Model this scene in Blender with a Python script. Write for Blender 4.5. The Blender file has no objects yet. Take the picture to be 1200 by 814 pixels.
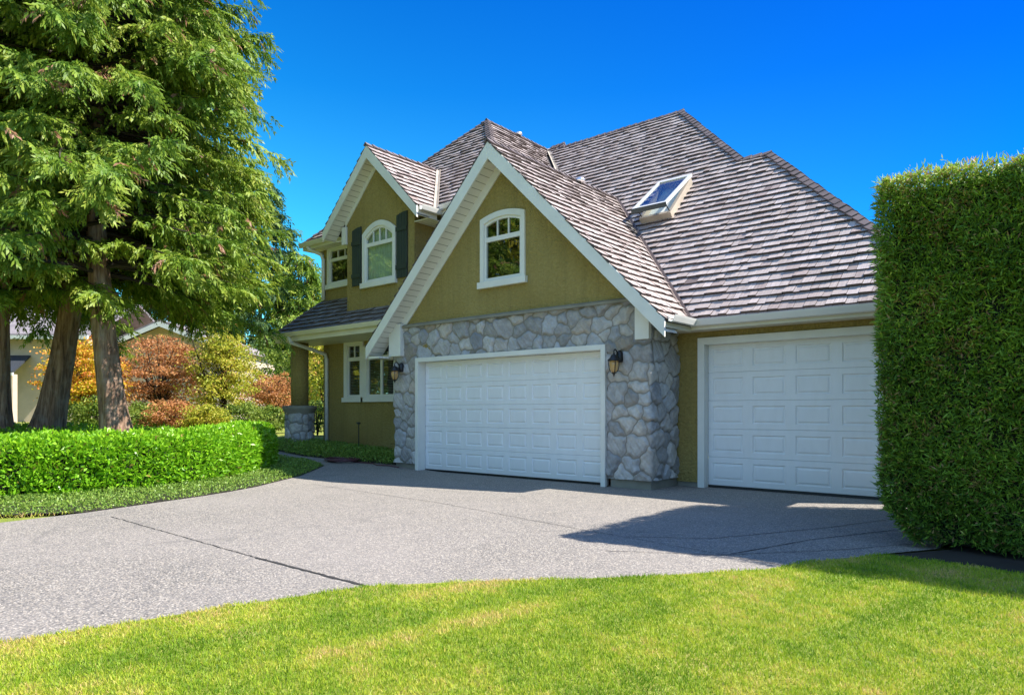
import bpy, bmesh, math, random
import numpy as np
from mathutils import Vector, Matrix
from mathutils.geometry import delaunay_2d_cdt

random.seed(7)
R = np.random.default_rng(11)
SC = bpy.context.scene
COL = SC.collection

# ------------------------------------------------------------------ camera
cam = bpy.data.cameras.new("camera"); camo = bpy.data.objects.new("camera", cam); COL.objects.link(camo)
camo.location = (0, 0, 1.3); camo.rotation_euler = (math.radians(90), 0, math.radians(40))
cam.sensor_fit = 'HORIZONTAL'; cam.sensor_width = 36; cam.lens = 23.94; cam.shift_y = 0.0617
cam.clip_start = 0.05; cam.clip_end = 2000
SC.camera = camo

# ------------------------------------------------------------------ light
SUN = Vector((.75, .46, 1.0)).normalized()
w = bpy.data.worlds.new("World"); SC.world = w; w.use_nodes = True
wn = w.node_tree.nodes; wl = w.node_tree.links
sky = wn.new('ShaderNodeTexSky'); sky.sky_type = 'NISHITA'; sky.sun_disc = False
sky.sun_elevation = math.asin(SUN.z); sky.sun_rotation = math.atan2(SUN.x, SUN.y)
sky.air_density = 1.0; sky.dust_density = 0.0; sky.ozone_density = 4.0; sky.altitude = 300
# clear deep-blue sky ahead; unseen bright sky area added behind the camera to fill the shaded facade
def wmath(op, a, b=0.0, c=None):
    m = wn.new('ShaderNodeMath'); m.operation = op
    for i, v in enumerate((a, b)):
        if hasattr(v, 'links'): wl.new(v, m.inputs[i])
        else: m.inputs[i].default_value = v
    return m.outputs[0]
def wramp(f, stops):
    r = wn.new('ShaderNodeValToRGB'); e = r.color_ramp.elements
    while len(e) < len(stops): e.new(.5)
    for i, (p, c) in enumerate(stops): e[i].position = p; e[i].color = (*c, 1)
    wl.new(f, r.inputs[0]); return r.outputs[0]
def wmix(f, a, b, mode='MIX'):
    m = wn.new('ShaderNodeMix'); m.data_type = 'RGBA'; m.blend_type = mode
    for i, v in ((0, f), (6, a), (7, b)):
        if hasattr(v, 'links'): wl.new(v, m.inputs[i])
        elif i == 0: m.inputs[0].default_value = v
        else: m.inputs[i].default_value = (*v, 1)
    return m.outputs[2]
wtc = wn.new('ShaderNodeTexCoord'); sep = wn.new('ShaderNodeSeparateXYZ'); wl.new(wtc.outputs['Generated'], sep.inputs[0])
clear = wmix(1.0, sky.outputs[0], wramp(sep.outputs[2], [(.05, (.45, .95, 1.0)), (.24, (.15, .86, 1.0)), (.42, (.03, .56, 1.0)), (.62, (.0, .36, .95))]), 'MULTIPLY')
da_ = wn.new('ShaderNodeVectorMath'); da_.operation = 'DOT_PRODUCT'; wl.new(wtc.outputs['Generated'], da_.inputs[0]); da_.inputs[1].default_value = (.766, .643, 0)
clear = wmix(1.0, clear, wramp(wmath('ADD', wmath('MULTIPLY', da_.outputs['Value'], .5), .5), [(.28, (1.25, 1.22, 1.05)), (.52, (.8, .92, 1.0)), (.80, (.05, .50, .90))]), 'MULTIPLY')
dt_ = wn.new('ShaderNodeVectorMath'); dt_.operation = 'DOT_PRODUCT'; wl.new(wtc.outputs['Generated'], dt_.inputs[0]); dt_.inputs[1].default_value = Vector((.40, -.86, .30)).normalized()
wno = wn.new('ShaderNodeTexNoise'); wno.inputs['Scale'].default_value = 2.2; wno.inputs['Detail'].default_value = 6; wl.new(wtc.outputs['Generated'], wno.inputs['Vector'])
fill_veil = wmath('MULTIPLY', wramp(dt_.outputs['Value'], [(.02, (0, 0, 0)), (.55, (1, 1, 1))]), wramp(wno.outputs['Fac'], [(.30, (.55, .55, .55)), (.6, (1, 1, 1))]))
wl.new(wmix(fill_veil, clear, (1.75, 3.05, 5.1)), wn['Background'].inputs[0]); wn['Background'].inputs[1].default_value = 0.12
sl = bpy.data.lights.new("sun", 'SUN'); sl.energy = 5.0; sl.angle = math.radians(.5); sl.color = (1, .95, .86)
so = bpy.data.objects.new("sun", sl); COL.objects.link(so); so.rotation_euler = SUN.to_track_quat('Z', 'Y').to_euler()
so.location = (0, 0, 30)
SC.view_settings.view_transform = 'Standard'; SC.view_settings.look = 'None'
SC.view_settings.exposure = 1.1; SC.view_settings.gamma = 1; SC.view_settings.use_curve_mapping = False
SC.render.engine = 'CYCLES'
SC.cycles.max_bounces = 6; SC.cycles.diffuse_bounces = 3; SC.cycles.glossy_bounces = 3
SC.cycles.transparent_max_bounces = 8; SC.cycles.use_denoising = True
SC.cycles.use_adaptive_sampling = True

# ------------------------------------------------------------------ materials
class NM:
    def __init__(s, name):
        s.m = bpy.data.materials.new(name); s.m.use_nodes = True
        s.nt = s.m.node_tree; s.n = s.nt.nodes; s.b = s.n['Principled BSDF']; s.out = s.n['Material Output']
    def N(s, t, **k):
        n = s.n.new(t)
        for a, v in k.items():
            if a.startswith('_'): setattr(n, a[1:], v)
            else: n.inputs[a.replace('__', ' ')].default_value = v
        return n
    def L(s, a, b): s.nt.links.new(a, b)
    def coord(s, kind='Object', scale=(1, 1, 1)):
        t = s.N('ShaderNodeTexCoord'); m = s.N('ShaderNodeMapping'); m.inputs['Scale'].default_value = scale
        s.L(t.outputs[kind], m.inputs[0]); return m.outputs[0]
    def noise(s, co, sc, det=4, rough=.55, out='Fac', dist=0):
        n = s.N('ShaderNodeTexNoise', Scale=sc, Detail=det, Roughness=rough, Distortion=dist); s.L(co, n.inputs['Vector']); return n.outputs[out]
    def vor(s, co, sc, feat='F1', out='Distance', rnd=1):
        n = s.N('ShaderNodeTexVoronoi', _feature=feat, Scale=sc, Randomness=rnd); s.L(co, n.inputs['Vector']); return n.outputs[out]
    def ramp(s, f, stops, interp='LINEAR'):
        r = s.N('ShaderNodeValToRGB'); r.color_ramp.interpolation = interp
        e = r.color_ramp.elements
        while len(e) < len(stops): e.new(.5)
        for i, (p, c) in enumerate(stops):
            e[i].position = p; e[i].color = (*c, 1) if len(c) == 3 else c
        s.L(f, r.inputs[0]); return r.outputs[0]
    def mix(s, f, a, b, mode='MIX'):
        m = s.N('ShaderNodeMix', _data_type='RGBA', _blend_type=mode)
        for i, v in ((0, f), (6, a), (7, b)):
            if hasattr(v, 'links'): s.L(v, m.inputs[i])
            elif i == 0: m.inputs[0].default_value = v
            else: m.inputs[i].default_value = (*v, 1)
        return m.outputs[2]
    def math(s, op, a, b=0.0):
        m = s.N('ShaderNodeMath', _operation=op)
        for i, v in enumerate((a, b)):
            if hasattr(v, 'links'): s.L(v, m.inputs[i])
            else: m.inputs[i].default_value = v
        return m.outputs[0]
    def bump(s, h, strength=.3, dist=.01):
        b = s.N('ShaderNodeBump', Strength=strength, Distance=dist); s.L(h, b.inputs['Height']); s.L(b.outputs[0], s.b.inputs['Normal'])
    def base(s, c):
        if hasattr(c, 'links'): s.L(c, s.b.inputs['Base Color'])
        else: s.b.inputs['Base Color'].default_value = (*c, 1)
    def set(s, **k):
        for a, v in k.items(): s.b.inputs[a.replace('__', ' ')].default_value = v
        return s
    def attr(s, name, out='Fac'):
        a = s.N('ShaderNodeAttribute'); a.attribute_name = name; return a.outputs[out]

def painted(name, c, rough=.45, var=.06, bump=.05):
    k = NM(name); co = k.coord(); n = k.noise(co, 2.2, 5)
    d = tuple(max(0, x * (1 - var * 2.2)) for x in c)
    n2 = k.noise(co, 40, 3)
    k.base(k.mix(k.ramp(n, [(.3, (0, 0, 0)), (.75, (1, 1, 1))]), d, c)); k.set(Roughness=rough)
    k.bump(n2, bump, .003); return k.m

M = {}
M['trim'] = painted('white_trim_paint', (.80, .79, .72), .5)
M['cream'] = painted('cream_fascia_paint', (.74, .70, .55), .5)
def m_door():
    k = NM('garage_door_paint'); co = k.coord(); sx = k.N('ShaderNodeSeparateXYZ'); k.L(co, sx.inputs[0]); n = k.noise(k.coord('Object', (3, 3, 1)), 2.5, 5, .6); n2 = k.noise(co, 30, 3)
    low = k.math('SUBTRACT', 1.0, k.math('MULTIPLY', sx.outputs[2], 2.6)); dirt = k.math('MULTIPLY', k.math('MAXIMUM', low, 0.0), n)
    c = k.mix(k.ramp(n, [(.35, (.6, .6, .6)), (.65, (0, 0, 0))]), (.81, .815, .81), (.755, .755, .74)); c = k.mix(k.math('MULTIPLY', dirt, .55), c, (.42, .38, .32))
    k.base(c); k.set(Roughness=.42); k.bump(n2, .05, .003); return k.m
M['door'] = m_door()
M['gutter'] = painted('gutter_metal', (.72, .71, .66), .3, .04)
M['shutter'] = painted('shutter_paint', (.030, .045, .042), .5)
M['black'] = painted('black_metal', (.012, .012, .014), .4)
M['concrete'] = painted('concrete', (.30, .28, .22), .9, .15, .4)
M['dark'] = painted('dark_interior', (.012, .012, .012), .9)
M['reflection_sheet'] = painted('painted_leaf_reflection', (.70, .78, .52), .8)  # pale green that imitates sunlit foliage reflected in the dormer glass
M['blind'] = painted('blind_slat', (.30, .31, .28), .5)
M['metalvent'] = NM('vent_metal').set(Roughness=.3, Metallic=.9).m
M['hose'] = painted('hose_rubber', (.10, .035, .04), .45)
M['soil'] = painted('soil', (.035, .026, .018), .95, .3, .6)
M['flash'] = painted('valley_flashing', (.50, .42, .33), .55, .15)
M['flashdark'] = painted('aged_flashing', (.13, .09, .075), .6, .15)
M['seam'] = painted('joint_filler', (.035, .032, .03), .9)

def m_stucco():
    k = NM('olive_stucco'); co = k.coord()
    big = k.noise(co, .7, 5); f = k.noise(co, 17, 6, .75); v = k.vor(co, 30, 'SMOOTH_F1')
    c = k.mix(k.ramp(big, [(.3, (0, 0, 0)), (.7, (1, 1, 1))]), (.325, .245, .068), (.41, .322, .108))
    c = k.mix(k.ramp(f, [(.35, (0, 0, 0)), (.65, (1, 1, 1))]), k.mix(.45, c, (.15, .11, .025)), c)
    stv = k.noise(k.coord('Object', (5, 5, .35)), 1.5, 4, .6); c = k.mix(k.ramp(stv, [(.48, (0, 0, 0)), (.75, (.55, .55, .55))]), c, (.20, .16, .055))
    k.base(c); k.set(Roughness=.92)
    h = k.math('ADD', k.math('MULTIPLY', f, .7), k.math('MULTIPLY', v, .6)); k.bump(h, 1.0, .035); return k.m
M['stucco'] = m_stucco()

def m_soffit(name, axis):
    k = NM(name); co = k.coord()
    sx = k.N('ShaderNodeSeparateXYZ'); k.L(co, sx.inputs[0])
    fr = k.math('FRACT', k.math('MULTIPLY', sx.outputs[axis], 9.5)); g = k.math('LESS_THAN', fr, .09)
    k.base(k.mix(g, (.78, .76, .68), (.30, .28, .22))); k.set(Roughness=.55); return k.m
M['soffit'] = m_soffit('soffit_boards', 0)
M['soffity'] = m_soffit('soffit_boards_across', 1)

def m_shingle(name='weathered_cedar_shakes', cols=None):
    k = NM(name)
    rnd = k.N('ShaderNodeNewGeometry').outputs['Random Per Island']
    co = k.coord('UV', (55, 2.2, 1)); st = k.noise(co, 1.0, 5, .6)
    ob = k.coord(); big = k.noise(ob, .5, 4)
    c = k.ramp(rnd, cols or [(0, (.17, .13, .115)), (.03, (.38, .30, .27)), (.25, (.44, .365, .33)), (.75, (.51, .43, .395)), (1, (.58, .495, .465))])
    c = k.mix(k.ramp(st, [(.35, (0, 0, 0)), (.65, (1, 1, 1))]), k.mix(.40, c, (.13, .09, .075)), c)
    c = k.mix(k.ramp(big, [(.55, (0, 0, 0)), (.8, (.5, .5, .5))]), c, (.25, .19, .17))
    k.base(c); k.set(Roughness=.62); k.bump(st, .35, .008); return k.m
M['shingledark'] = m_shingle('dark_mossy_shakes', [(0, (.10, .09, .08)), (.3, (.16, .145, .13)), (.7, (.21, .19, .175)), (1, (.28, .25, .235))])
M['shingle'] = m_shingle()
M['butt'] = painted('shake_end_grain', (.12, .09, .08), .9, .2, .3)
M['cap'] = painted('ridge_cap_wood', (.20, .155, .15), .7, .25, .3)
M['deck'] = painted('roof_deck_wood', (.05, .04, .036), .9)

def m_stone():
    k = NM('fieldstone'); co = k.coord()
    t = k.attr('tone'); h = k.attr('hue'); mo = k.attr('mortar')
    c = k.ramp(h, [(0, (.38, .395, .42)), (.3, (.51, .50, .485)), (.6, (.47, .445, .41)), (.85, (.54, .525, .50)), (1, (.42, .33, .24))])
    n = k.noise(co, 9, 6, .65); n2 = k.noise(co, 45, 4, .6)
    c = k.mix(k.ramp(n, [(.4, (0, 0, 0)), (.62, (1, 1, 1))]), k.mix(.5, c, (.24, .225, .21)), c)
    c = k.mix(k.ramp(n2, [(.5, (0, 0, 0)), (.75, (.45, .45, .45))]), c, (.50, .47, .42))
    tm = k.ramp(t, [(0, (.62, .63, .65)), (.5, (.92, .92, .93)), (1, (1.15, 1.14, 1.12))]); c = k.mix(1.0, c, tm, 'MULTIPLY')
    c = k.mix(mo, c, (.20, .18, .15)); k.base(c); k.set(Roughness=.85)
    k.bump(k.math('ADD', n, k.math('MULTIPLY', n2, .5)), .55, .012); return k.m
M['stone'] = m_stone()

def m_driveway():
    k = NM('exposed_aggregate'); co = k.coord()
    v = k.vor(co, 84, 'F1', 'Color'); d = k.vor(co, 84); sp = k.N('ShaderNodeSeparateColor'); k.L(v, sp.inputs[0])
    c = k.ramp(sp.outputs[0], [(0, (.05, .045, .04)), (.25, (.19, .175, .16)), (.55, (.285, .255, .215)), (.8, (.38, .32, .25)), (1, (.58, .525, .445))])
    c = k.mix(k.ramp(d, [(.35, (0, 0, 0)), (.75, (.8, .8, .8))]), c, (.13, .12, .115))
    big = k.noise(co, .45, 5, .6); mid = k.noise(co, 3, 4)
    c = k.mix(k.ramp(big, [(.35, (0, 0, 0)), (.7, (.35, .35, .35))]), c, (.34, .30, .27))
    c = k.mix(k.ramp(mid, [(.5, (0, 0, 0)), (.8, (.4, .4, .4))]), c, (.17, .155, .14)); sp2 = k.noise(co, 1.3, 3, .5, dist=1.5); c = k.mix(k.ramp(sp2, [(.62, (0, 0, 0)), (.72, (.38, .38, .38))]), c, (.13, .12, .11))
    k.base(c); k.set(Roughness=.8); k.bump(d, .5, .006); return k.m
M['drive'] = m_driveway()

def m_lawn_base():
    k = NM('lawn_soil_thatch'); co = k.coord(); n = k.noise(co, 1.1, 5); f = k.noise(co, 60, 4)
    c = k.ramp(n, [(.35, (.16, .22, .02)), (.55, (.26, .29, .035)), (.72, (.40, .33, .10))])
    c = k.mix(f, k.mix(.5, c, (.14, .15, .03)), c); k.base(c); k.set(Roughness=.9); k.bump(f, .6, .02); return k.m
M['lawn'] = m_lawn_base()

def leafmat(name, stops, rough=.5, trans=.3, spec=.5, sheen=None):
    k = NM(name); t = k.attr('tone'); c = k.ramp(t, stops); k.base(c); k.set(Roughness=rough)
    k.b.inputs['Specular IOR Level'].default_value = spec
    tr = k.N('ShaderNodeBsdfTranslucent'); k.L(c, tr.inputs[0]); mx = k.N('ShaderNodeMixShader'); mx.inputs[0].default_value = trans
    k.L(k.b.outputs[0], mx.inputs[1]); k.L(tr.outputs[0], mx.inputs[2]); k.L(mx.outputs[0], k.out.inputs[0]); return k.m
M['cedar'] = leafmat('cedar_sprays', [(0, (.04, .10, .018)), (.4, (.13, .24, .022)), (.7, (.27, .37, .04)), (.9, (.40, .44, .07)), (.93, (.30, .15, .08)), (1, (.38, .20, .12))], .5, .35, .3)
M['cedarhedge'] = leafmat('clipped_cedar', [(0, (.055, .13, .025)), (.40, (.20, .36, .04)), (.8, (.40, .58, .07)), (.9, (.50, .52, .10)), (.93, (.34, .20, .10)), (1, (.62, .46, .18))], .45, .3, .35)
M['laurel'] = leafmat('laurel_leaves', [(0, (.08, .25, .010)), (.4, (.20, .46, .016)), (.8, (.33, .58, .025)), (.95, (.42, .60, .04)), (1, (.36, .28, .06))], .36, .35, .5)
M['cover'] = leafmat('ground_cover_leaves', [(0, (.09, .19, .03)), (.5, (.22, .36, .05)), (1, (.36, .46, .09))], .45, .3, .4)
M['grass'] = leafmat('grass_blades', [(0, (.16, .29, .016)), (.33, (.33, .46, .026)), (.58, (.49, .53, .05)), (.8, (.63, .53, .13)), (1, (.72, .49, .23))], .5, .4, .3)
M['orange'] = leafmat('orange_maple_leaves', [(0, (.34, .36, .02)), (.35, (.70, .54, .03)), (.65, (.80, .36, .06)), (1, (.74, .24, .09))], .5, .4, .3)
M['red'] = leafmat('russet_maple_leaves', [(0, (.30, .13, .06)), (.4, (.55, .25, .09)), (.75, (.66, .34, .14)), (1, (.55, .44, .09))], .5, .4, .3)
M['ygreen'] = leafmat('yellow_green_leaves', [(0, (.26, .33, .03)), (.4, (.46, .48, .045)), (.75, (.58, .50, .07)), (1, (.66, .36, .12))], .5, .4, .3)
M['green'] = leafmat('green_leaves', [(0, (.08, .15, .02)), (.5, (.19, .28, .035)), (1, (.32, .38, .06))], .5, .35, .3)
M['fir'] = leafmat('dark_fir_needles', [(0, (.02, .05, .018)), (.6, (.055, .11, .03)), (1, (.11, .17, .045))], .6, .2, .2)

def m_bark():
    k = NM('cedar_bark'); co = k.coord('Object', (9, 9, .9)); n = k.noise(co, 1.6, 6, .65, dist=.6); co2 = k.coord(); n2 = k.noise(co2, 3, 4)
    c = k.ramp(n, [(.33, (.08, .042, .028)), (.5, (.27, .16, .105)), (.68, (.46, .31, .22))])
    c = k.mix(k.ramp(n2, [(.5, (0, 0, 0)), (.75, (.6, .6, .6))]), c, (.42, .36, .31)); k.base(c); k.set(Roughness=.9); k.bump(n, 1.0, .04); return k.m
M['bark'] = m_bark()
M['twig'] = painted('twig_bark', (.06, .045, .035), .9, .2)

def m_glass():
    k = NM('window_glass'); lw = k.N('ShaderNodeLayerWeight'); tr = k.N('ShaderNodeBsdfTransparent'); tr.inputs[0].default_value = (.86, .90, .88, 1)
    gl = k.N('ShaderNodeBsdfGlossy'); gl.inputs['Roughness'].default_value = .008
    co = k.coord(); n = k.noise(co, 2.5, 2); b = k.N('ShaderNodeBump', Strength=.04, Distance=.05); k.L(n, b.inputs['Height']); k.L(b.outputs[0], gl.inputs['Normal'])
    mx = k.N('ShaderNodeMixShader'); f = k.math('ADD', k.math('MULTIPLY', k.math('POWER', lw.outputs['Facing'], 4.0), .7), .12); k.L(f, mx.inputs[0]); k.L(tr.outputs[0], mx.inputs[1]); k.L(gl.outputs[0], mx.inputs[2])
    k.L(mx.outputs[0], k.out.inputs[0]); return k.m
M['glass'] = m_glass()
def m_amber():
    k = NM('amber_lamp_glass'); k.base((.85, .55, .22)); k.set(Roughness=.15); k.b.inputs['Transmission Weight'].default_value = .55
    return k.m
M['amber'] = m_amber()

# ------------------------------------------------------------------ mesh helpers
def link(name, me, parent=None, world=True):
    o = bpy.data.objects.new(name, me); COL.objects.link(o)
    if parent is not None:
        o.parent = parent
        if world: o.matrix_parent_inverse = WM(parent).inverted()
    return o
def WM(o):
    m = Matrix.LocRotScale(o.location, o.rotation_euler, o.scale)
    if o.parent is not None: m = WM(o.parent) @ o.matrix_parent_inverse @ m
    return m
def thing(name, loc, label, cat, group=None, rz=0):
    o = bpy.data.objects.new(name, None); COL.objects.link(o); o.location = loc; o.rotation_euler = (0, 0, rz); o.empty_display_size = .2
    tag(o, label, cat, group); return o
def tag(o, label, cat, group=None, kind=None):
    if label: o['label'] = label
    if cat: o['category'] = cat
    if group: o['group'] = group
    if kind: o['kind'] = kind
    return o

class MB:
    def __init__(s): s.v = []; s.f = []; s.uv = None
    def add(s, vs, fs):
        o = len(s.v); s.v += [tuple(p) for p in vs]; s.f += [tuple(i + o for i in f) for f in fs]; return s
    def box(s, x0, x1, y0, y1, z0, z1):
        x0, x1 = min(x0, x1), max(x0, x1); y0, y1 = min(y0, y1), max(y0, y1); z0, z1 = min(z0, z1), max(z0, z1)
        return s.add([(x0, y0, z0), (x1, y0, z0), (x1, y1, z0), (x0, y1, z0), (x0, y0, z1), (x1, y0, z1), (x1, y1, z1), (x0, y1, z1)],
                     [(0, 3, 2, 1), (4, 5, 6, 7), (0, 1, 5, 4), (1, 2, 6, 5), (2, 3, 7, 6), (3, 0, 4, 7)])
    def prism(s, pts, d):
        """pts: planar 3D loop, d: extrusion vector"""
        n = len(pts); d = Vector(d); a = [Vector(p) for p in pts]; b = [p + d for p in a]
        return s.add(a + b, [tuple(range(n))[::-1], tuple(range(n, 2 * n))] + [(i, (i + 1) % n, (i + 1) % n + n, i + n) for i in range(n)])
    def ring(s, outer, inner, y0, y1):
        """frame between two XZ loops of equal length, front at y0, back at y1"""
        n = len(outer); vs = []
        for lp in (outer, inner):
            for y in (y0, y1): vs += [(x, y, z) for x, z in lp]
        fs = []
        for i in range(n):
            j = (i + 1) % n
            fs += [(i, j, 2 * n + j, 2 * n + i), (n + i, 3 * n + i, 3 * n + j, n + j), (i, n + i, n + j, j), (2 * n + i, 2 * n + j, 3 * n + j, 3 * n + i)]
        return s.add(vs, fs)
    def tube(s, path, rad, n=8, cap=True):
        path = [Vector(p) for p in path]; rs = [float(q) for q in rad] if hasattr(rad, '__len__') else [rad] * len(path); base = len(s.v); ref = None
        for i, p in enumerate(path):
            t = (path[min(i + 1, len(path) - 1)] - path[max(i - 1, 0)]).normalized()
            if ref is None: ref = t.orthogonal().normalized()
            ref = (ref - t * ref.dot(t)).normalized(); bi = t.cross(ref)
            for k in range(n):
                a = 2 * math.pi * k / n; s.v.append(tuple(p + rs[i] * (math.cos(a) * ref + math.sin(a) * bi)))
        for i in range(len(path) - 1):
            for k in range(n):
                s.f.append((base + i * n + k, base + i * n + (k + 1) % n, base + (i + 1) * n + (k + 1) % n, base + (i + 1) * n + k))
        if cap:
            s.f.append(tuple(base + k for k in range(n))[::-1]); s.f.append(tuple(base + (len(path) - 1) * n + k for k in range(n)))
        return s
    def lathe(s, prof, c, n=16, phase=0):
        base = len(s.v)
        for r, z in prof:
            for k in range(n):
                a = 2 * math.pi * k / n + phase; s.v.append((c[0] + r * math.cos(a), c[1] + r * math.sin(a), c[2] + z))
        for i in range(len(prof) - 1):
            for k in range(n): s.f.append((base + i * n + k, base + i * n + (k + 1) % n, base + (i + 1) * n + (k + 1) % n, base + (i + 1) * n + k))
        s.f.append(tuple(base + k for k in range(n))[::-1]); s.f.append(tuple(base + (len(prof) - 1) * n + k for k in range(n)))
        return s
    def build(s, name, mat, parent=None, smooth=False, world=True, bevel=0):
        me = bpy.data.meshes.new(name); me.from_pydata(s.v, [], s.f); me.validate(); me.update()
        bm = bmesh.new(); bm.from_mesh(me); bmesh.ops.recalc_face_normals(bm, faces=bm.faces)
        bm.to_mesh(me); bm.free()
        me.materials.append(mat)
        if smooth: me.polygons.foreach_set('use_smooth', [True] * len(me.polygons))
        o = link(name, me, parent, world)
        if bevel:
            b = o.modifiers.new('bevel', 'BEVEL'); b.width = bevel; b.segments = 2; b.limit_method = 'ANGLE'
        return o

def inpoly(px, py, poly):
    px = np.asarray(px); py = np.asarray(py); r = np.zeros(px.shape, bool); n = len(poly)
    for i in range(n):
        x0, y0 = poly[i][:2]; x1, y1 = poly[(i + 1) % n][:2]
        c = ((y0 > py) != (y1 > py)); 
        if y1 != y0: r ^= c & (px < (x1 - x0) * (py - y0) / (y1 - y0) + x0)
    return r

def wall_plate(mb, outer, holes, mp, thick):
    """flat wall with window holes; outer/holes in 2D, mp(u,v,depth)->3D"""
    V = []; E = []
    for lp in [outer] + holes:
        o = len(V); V += [Vector(p) for p in lp]; E += [(o + i, o + (i + 1) % len(lp)) for i in range(len(lp))]
    vs, es, fs, *_ = delaunay_2d_cdt(V, E, [], 0, 1e-6)
    tris = []
    for f in fs:
        c = sum((vs[i] for i in f), Vector((0, 0))) / len(f)
        if inpoly(c.x, c.y, outer) and not any(inpoly(c.x, c.y, h) for h in holes): tris.append(tuple(f))
    o = len(mb.v); n = len(vs)
    mb.v += [tuple(mp(p.x, p.y, 0)) for p in vs] + [tuple(mp(p.x, p.y, thick)) for p in vs]
    mb.f += [tuple(i + o for i in f) for f in tris] + [tuple(i + o + n for i in f[::-1]) for f in tris]
    for lp in [outer] + holes:
        o = len(mb.v); k = len(lp)
        mb.v += [tuple(mp(x, y, 0)) for x, y in lp] + [tuple(mp(x, y, thick)) for x, y in lp]
        mb.f += [(o + i, o + (i + 1) % k, o + (i + 1) % k + k, o + i + k) for i in range(k)]

def quads_mesh(name, Q, tone, mat, parent=None, world=True, tri=False):
    """Q: (N,k,3) array of leaf faces, tone: (N,)"""
    N, k = Q.shape[0], Q.shape[1]
    me = bpy.data.meshes.new(name); me.vertices.add(N * k); me.vertices.foreach_set('co', Q.reshape(-1).astype(np.float32))
    me.loops.add(N * k); me.loops.foreach_set('vertex_index', np.arange(N * k, dtype=np.int32))
    me.polygons.add(N); me.polygons.foreach_set('loop_start', np.arange(0, N * k, k, dtype=np.int32)); me.polygons.foreach_set('loop_total', np.full(N, k, np.int32))
    a = me.attributes.new('tone', 'FLOAT', 'POINT'); a.data.foreach_set('value', np.repeat(np.clip(tone, 0, 1), k).astype(np.float32))
    me.update(); me.validate(); me.materials.append(mat)
    return link(name, me, parent, world)

def nrm(v): return v / (np.linalg.norm(v, axis=-1, keepdims=True) + 1e-9)
def leaves(base, d, side, length, width, droop=0.0):
    """rhombic leaves: base (N,3), direction d, side vector"""
    d = nrm(d); side = nrm(side - d * np.sum(side * d, 1, keepdims=True))
    L = length[:, None]; W = width[:, None]
    nn = np.cross(d, side)
    mid = base + d * L * .5 + nn * L * .08; tip = base + d * L
    tip[:, 2] -= droop * length
    return np.stack([base, mid - side * W * .5, tip, mid + side * W * .5], 1)
def rdir(n): return nrm(R.normal(size=(n, 3)))

# ------------------------------------------------------------------ ground
def gz(x):
    if x > -10.5: return 0.0
    if x > -20: return .045 * (-x - 10.5)
    return .4275 + .012 * (-x - 20)
def gza(x): return np.where(x > -10.5, 0, np.where(x > -20, .045 * (-x - 10.5), .4275 + .012 * (-x - 20)))
def drape(name, poly, dz, mat, kind='structure', skirt=0.0, label=None, cat=None):
    bm = bmesh.new(); f = bm.faces.new([bm.verts.new((x, y, 0)) for x, y in poly])
    for xs in (-10.5, -20.0):
        bmesh.ops.bisect_plane(bm, geom=bm.verts[:] + bm.edges[:] + bm.faces[:], plane_co=(xs, 0, 0), plane_no=(1, 0, 0))
    bmesh.ops.triangulate(bm, faces=bm.faces)
    if skirt:
        be = [e for e in bm.edges if e.is_boundary]; r = bmesh.ops.extrude_edge_only(bm, edges=be)
        low = set(v for v in r['geom'] if isinstance(v, bmesh.types.BMVert))
    else: low = set()
    for v in bm.verts: v.co.z = gz(v.co.x) + dz - (skirt if v in low else 0)
    bmesh.ops.recalc_face_normals(bm, faces=bm.faces)
    me = bpy.data.meshes.new(name); bm.to_mesh(me); bm.free(); me.materials.append(mat)
    o = link(name, me); tag(o, label, cat, kind=kind); return o

drape('ground', [(-400, -300), (300, -300), (300, 400), (-400, 400)], -.03, M['lawn'])
DRIVE = [(-4.9, -30), (-4.75, -2), (-4.61, 1.07), (-4.35, 2.1), (-4.04, 3.15), (-3.55, 3.75), (-3.05, 4.24), (-2.5, 4.88), (-2.0, 5.55), (-1.69, 6.3), (-1.35, 7.0), (-1.05, 7.5), (-1.0, 8.5), (-1.0, 11.3), (-11.9, 11.3), (-11.95, 10.3), (-12.92, 9.86), (-14.7, 9.5), (-16.63, 9.76),
         (-18.23, 10.81), (-24, 14.2), (-24.6, 13.2), (-19.2, 10.1), (-17.0, 9.1), (-14.8, 8.72), (-13.47, 8.95), (-12.7, 8.75), (-12.27, 8.27), (-11.57, 7.45), (-10.75, 6.06), (-10.29, 4.91), (-9.76, 3.14), (-9.65, 2.24), (-9.6, -30)]
drape('driveway', DRIVE, 0, M['drive'])
LAWN = [(-4.75, -2), (-4.61, 1.07), (-4.35, 2.1), (-4.04, 3.15), (-3.55, 3.75), (-3.05, 4.24), (-2.5, 4.88), (-2.0, 5.55), (-1.69, 6.3), (-1.35, 6.85), (-.4, 6.75), (3, 6.6), (8, 6.2), (8, -4)]
drape('lawn', LAWN, .012, M['lawn'], skirt=.04)
drape('soil_bed', [(-1.35, 6.87), (-.4, 6.77), (3, 6.62), (8, 6.22), (8, 13), (-.95, 12), (-.95, 7.5)], .006, M['soil'])
COVER = [(-9.76, 3.14), (-10.29, 4.91), (-10.75, 6.06), (-11.57, 7.45), (-12.27, 8.27), (-12.7, 8.75), (-13.47, 8.95), (-14.18, 8.84), (-15.2, 8.2), (-13.4, 7.0), (-12.5, 5.5), (-12.2, 4), (-12.3, 2.5), (-12.8, 0), (-13, -3), (-10.9, -3), (-10.5, 1), (-10.24, 2.38)]
drape('soil_bed.001', COVER, .008, M['soil'])
BED = [(-12.0, 10.15), (-12.92, 9.86), (-14.7, 9.5), (-16.63, 9.76), (-17.6, 10.4), (-17.6, 11.3), (-16.5, 11.33), (-11.9, 11.33), (-11.9, 10.2)]
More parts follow.
